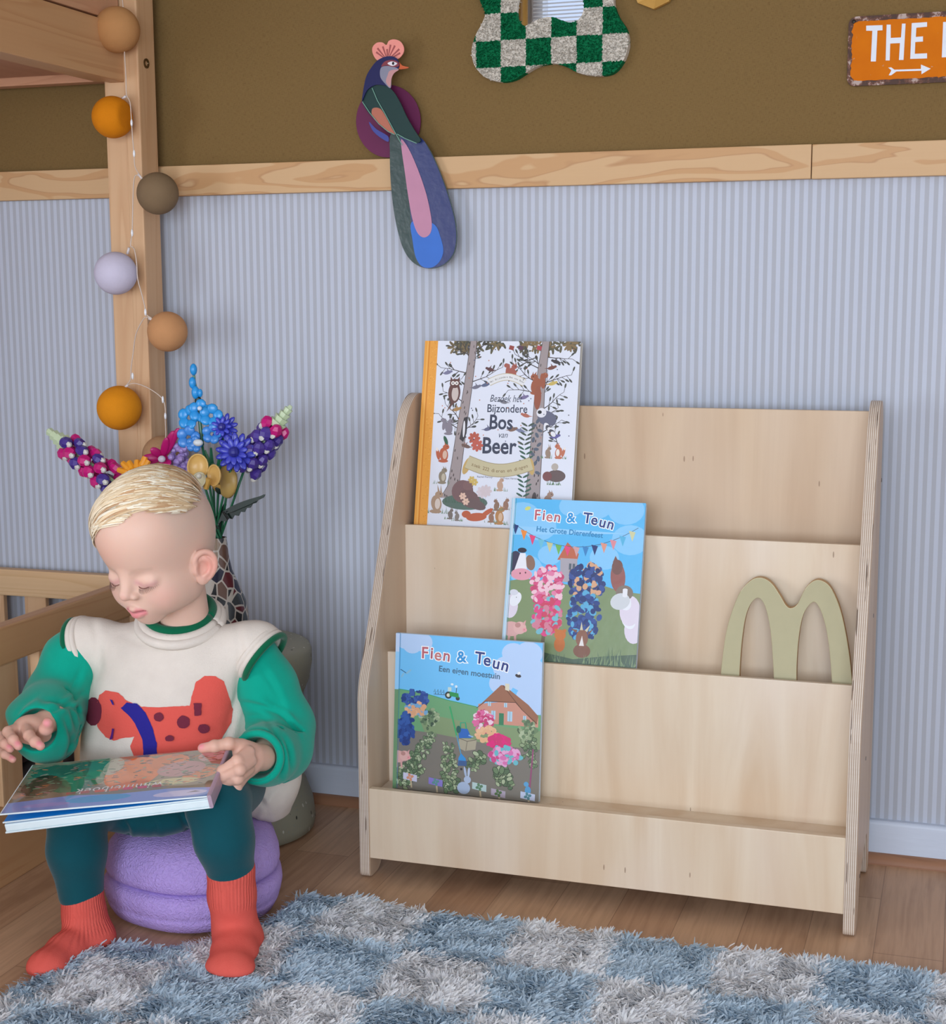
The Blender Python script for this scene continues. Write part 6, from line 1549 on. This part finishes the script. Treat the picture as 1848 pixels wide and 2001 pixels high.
def densify(p, s=5.):
    out = []
    for i in range(len(p)):
        a, b = np.array(p[i]), np.array(p[(i+1) % len(p)]); m = max(1, int(np.linalg.norm(b-a)/s))
        for j in range(m): out.append(tuple(a+(b-a)*j/m))
    return out
motif([(densify(dog), CORAL), (densify(el(182, 1390, 17, 28)), MAR), (densify([(236, 1384), (247, 1373), (268, 1375), (284, 1392), (298, 1422), (306, 1452), (307, 1484), (281, 1484), (278, 1445), (264, 1414), (250, 1397)]), NAV),
       (el(310, 1401, 10, 9), MAR), (el(358, 1411, 13, 13), MAR), (densify([(378, 1374), (394, 1374), (393, 1398), (380, 1399)]), MAR), (el(398, 1424, 12, 9), MAR), (el(331, 1443, 9, 6), MAR), ([(214, 1366), (219, 1368), (223, 1378), (219, 1377)], NAV), ([(219, 1423), (223, 1424), (219, 1444), (213, 1446), (217, 1434)], (90, 40, 120))],
      bvs, vcol('knitted_motif', .95, .08, bumpn=(420, .35, .0015)), 'dog_motif', sweater)

# ================================================================== BOOK ON THE LAP
def lapbook():
    NL, NR, FR_, = Q(6, 1606, -.815), Q(409, 1556, -.745), Q(441, 1463, -.615)
    NL, NR, FR_ = map(Vector, (NL, NR, FR_)); U = (NR-NL); W_ = U.length; U.normalize(); V = (FR_-NR); V = V-U*V.dot(U); H_ = V.length; V.normalize(); N = U.cross(V).normalized()
    r = empty('open_picture_book', tuple(NL+U*W_*.5+V*H_*.5-N*.008), 'thick glossy board book with blue page edges lying half open on the lap', 'book')
    M4 = Matrix.Translation(NL) @ Matrix((U, V, N)).transposed().to_4x4()
    T0 = .018
    MB().box(0, W_-.001, 0, H_, -T0+.0022, -.0045, M4, bev=.002).build('pages', plain((226, 240, 244), .45), r)
    MB().box(-.001, W_, -.001, H_+.001, -T0, -T0+.0022, M4, bev=.0007).build('back_cover', plain((222, 236, 240), .4), r)
    # loose blue spread and the lifted front cover hinge at the spine (x = W)
    def tilt(a, z): return M4 @ Matrix.Translation((W_, 0, z)) @ Matrix.Rotation(a, 4, 'Y') @ Matrix.Translation((-W_, 0, 0))
    Mp = tilt(math.radians(.35), -.0035); MB().box(0, W_-.002, 0, H_, 0, .0012, Mp, bev=.0004).build('blue_page', plain((24, 140, 224), .3), r)
    MB().box(-.0006, W_-.002, -.0008, .0006, -.0002, .0016, Mp).build('page_edge', plain((226, 240, 244), .4), r)
    Mc = tilt(math.radians(2.3), -.0012); fc = MB().box(-.002, W_, -.001, H_+.001, 0, .0022, Mc, bev=.0007).build('front_cover', plain((226, 238, 242), .4), r)
    MB().prism(rounded([(W_-.003, -T0), (W_+.0025, -T0), (W_+.0025, .0022), (W_-.003, .0022)], [0, .004, .004, 0]), lambda u, v, w2: tuple(M4 @ Vector((u, w2, v))), -.001, H_+.001).build('spine', plain((176, 150, 168), .3), r)
    A = Art(W_, H_); w, h = W_, H_
    A.poly([(0, 0), (w, 0), (w, h), (0, h)], (128, 116, 96))
    A.poly([(0, 0), (w, 0), (w, h*.17), (w*.8, h*.22), (w*.55, h*.20), (w*.3, h*.25), (0, h*.2)], (128, 150, 214)); A.ell(w*.45, h*.14, w*.16, h*.07, (64, 150, 206)); A.ell(w*.2, h*.10, w*.12, h*.04, (150, 148, 210)); A.ell(w*.85, h*.10, w*.13, h*.06, (196, 190, 226))
    for (x, y, rx, ry, c) in ((.28, .6, .16, .28, (64, 118, 84)), (.3, .85, .14, .12, (60, 100, 90)), (.12, .5, .10, .2, (84, 78, 60)), (.14, .8, .12, .14, (48, 56, 44)), (.56, .62, .14, .34, (216, 112, 48)), (.72, .8, .10, .16, (206, 112, 60)), (.9, .5, .09, .12, (200, 116, 66)), (.8, .62, .12, .16, (176, 128, 130)), (.78, .36, .14, .07, (190, 180, 130)), (.93, .85, .07, .12, (190, 150, 150)), (.44, .8, .05, .18, (170, 164, 146))): A.ell(w*x, h*y, w*rx, h*ry, c)
    for k in range(330):
        x, y = random.random()*w, h*(.28+.7*random.random()); A.ell(x, y, w*random.uniform(.008, .026), h*random.uniform(.005, .012), random.choice([(66, 74, 60), (96, 60, 50), (50, 96, 70), (196, 110, 60), (150, 110, 110), (120, 150, 120)]), random.uniform(-30, 30), 8)
    # the title reads from the child's side, so it is upside down for us
    A.text('wimmelboek', w*.74, h*.375, .022, (222, 216, 212), 180, spacing=1.1)
    for i, c in enumerate([(176, 64, 60), (196, 50, 100), (200, 50, 96), (214, 96, 60), (206, 90, 56), (170, 84, 70), (160, 74, 70)]): A.poly([(w*(.74-.07*i), h*.27), (w*(.695-.07*i), h*.27), (w*(.69-.07*i), h*.32), (w*(.735-.07*i), h*.325)], c)
    A.poly([(w*.88, h*.10), (w*.95, h*.105), (w*.92, h*.13)], (110, 100, 110))
    A.build('cover_art', lambda x, y, z: tuple(Mc @ Vector((x, y, z+.0023))), vcol('glossy_board_cover', .07, .6, coat=1.), fc)
    return r
lapbook()
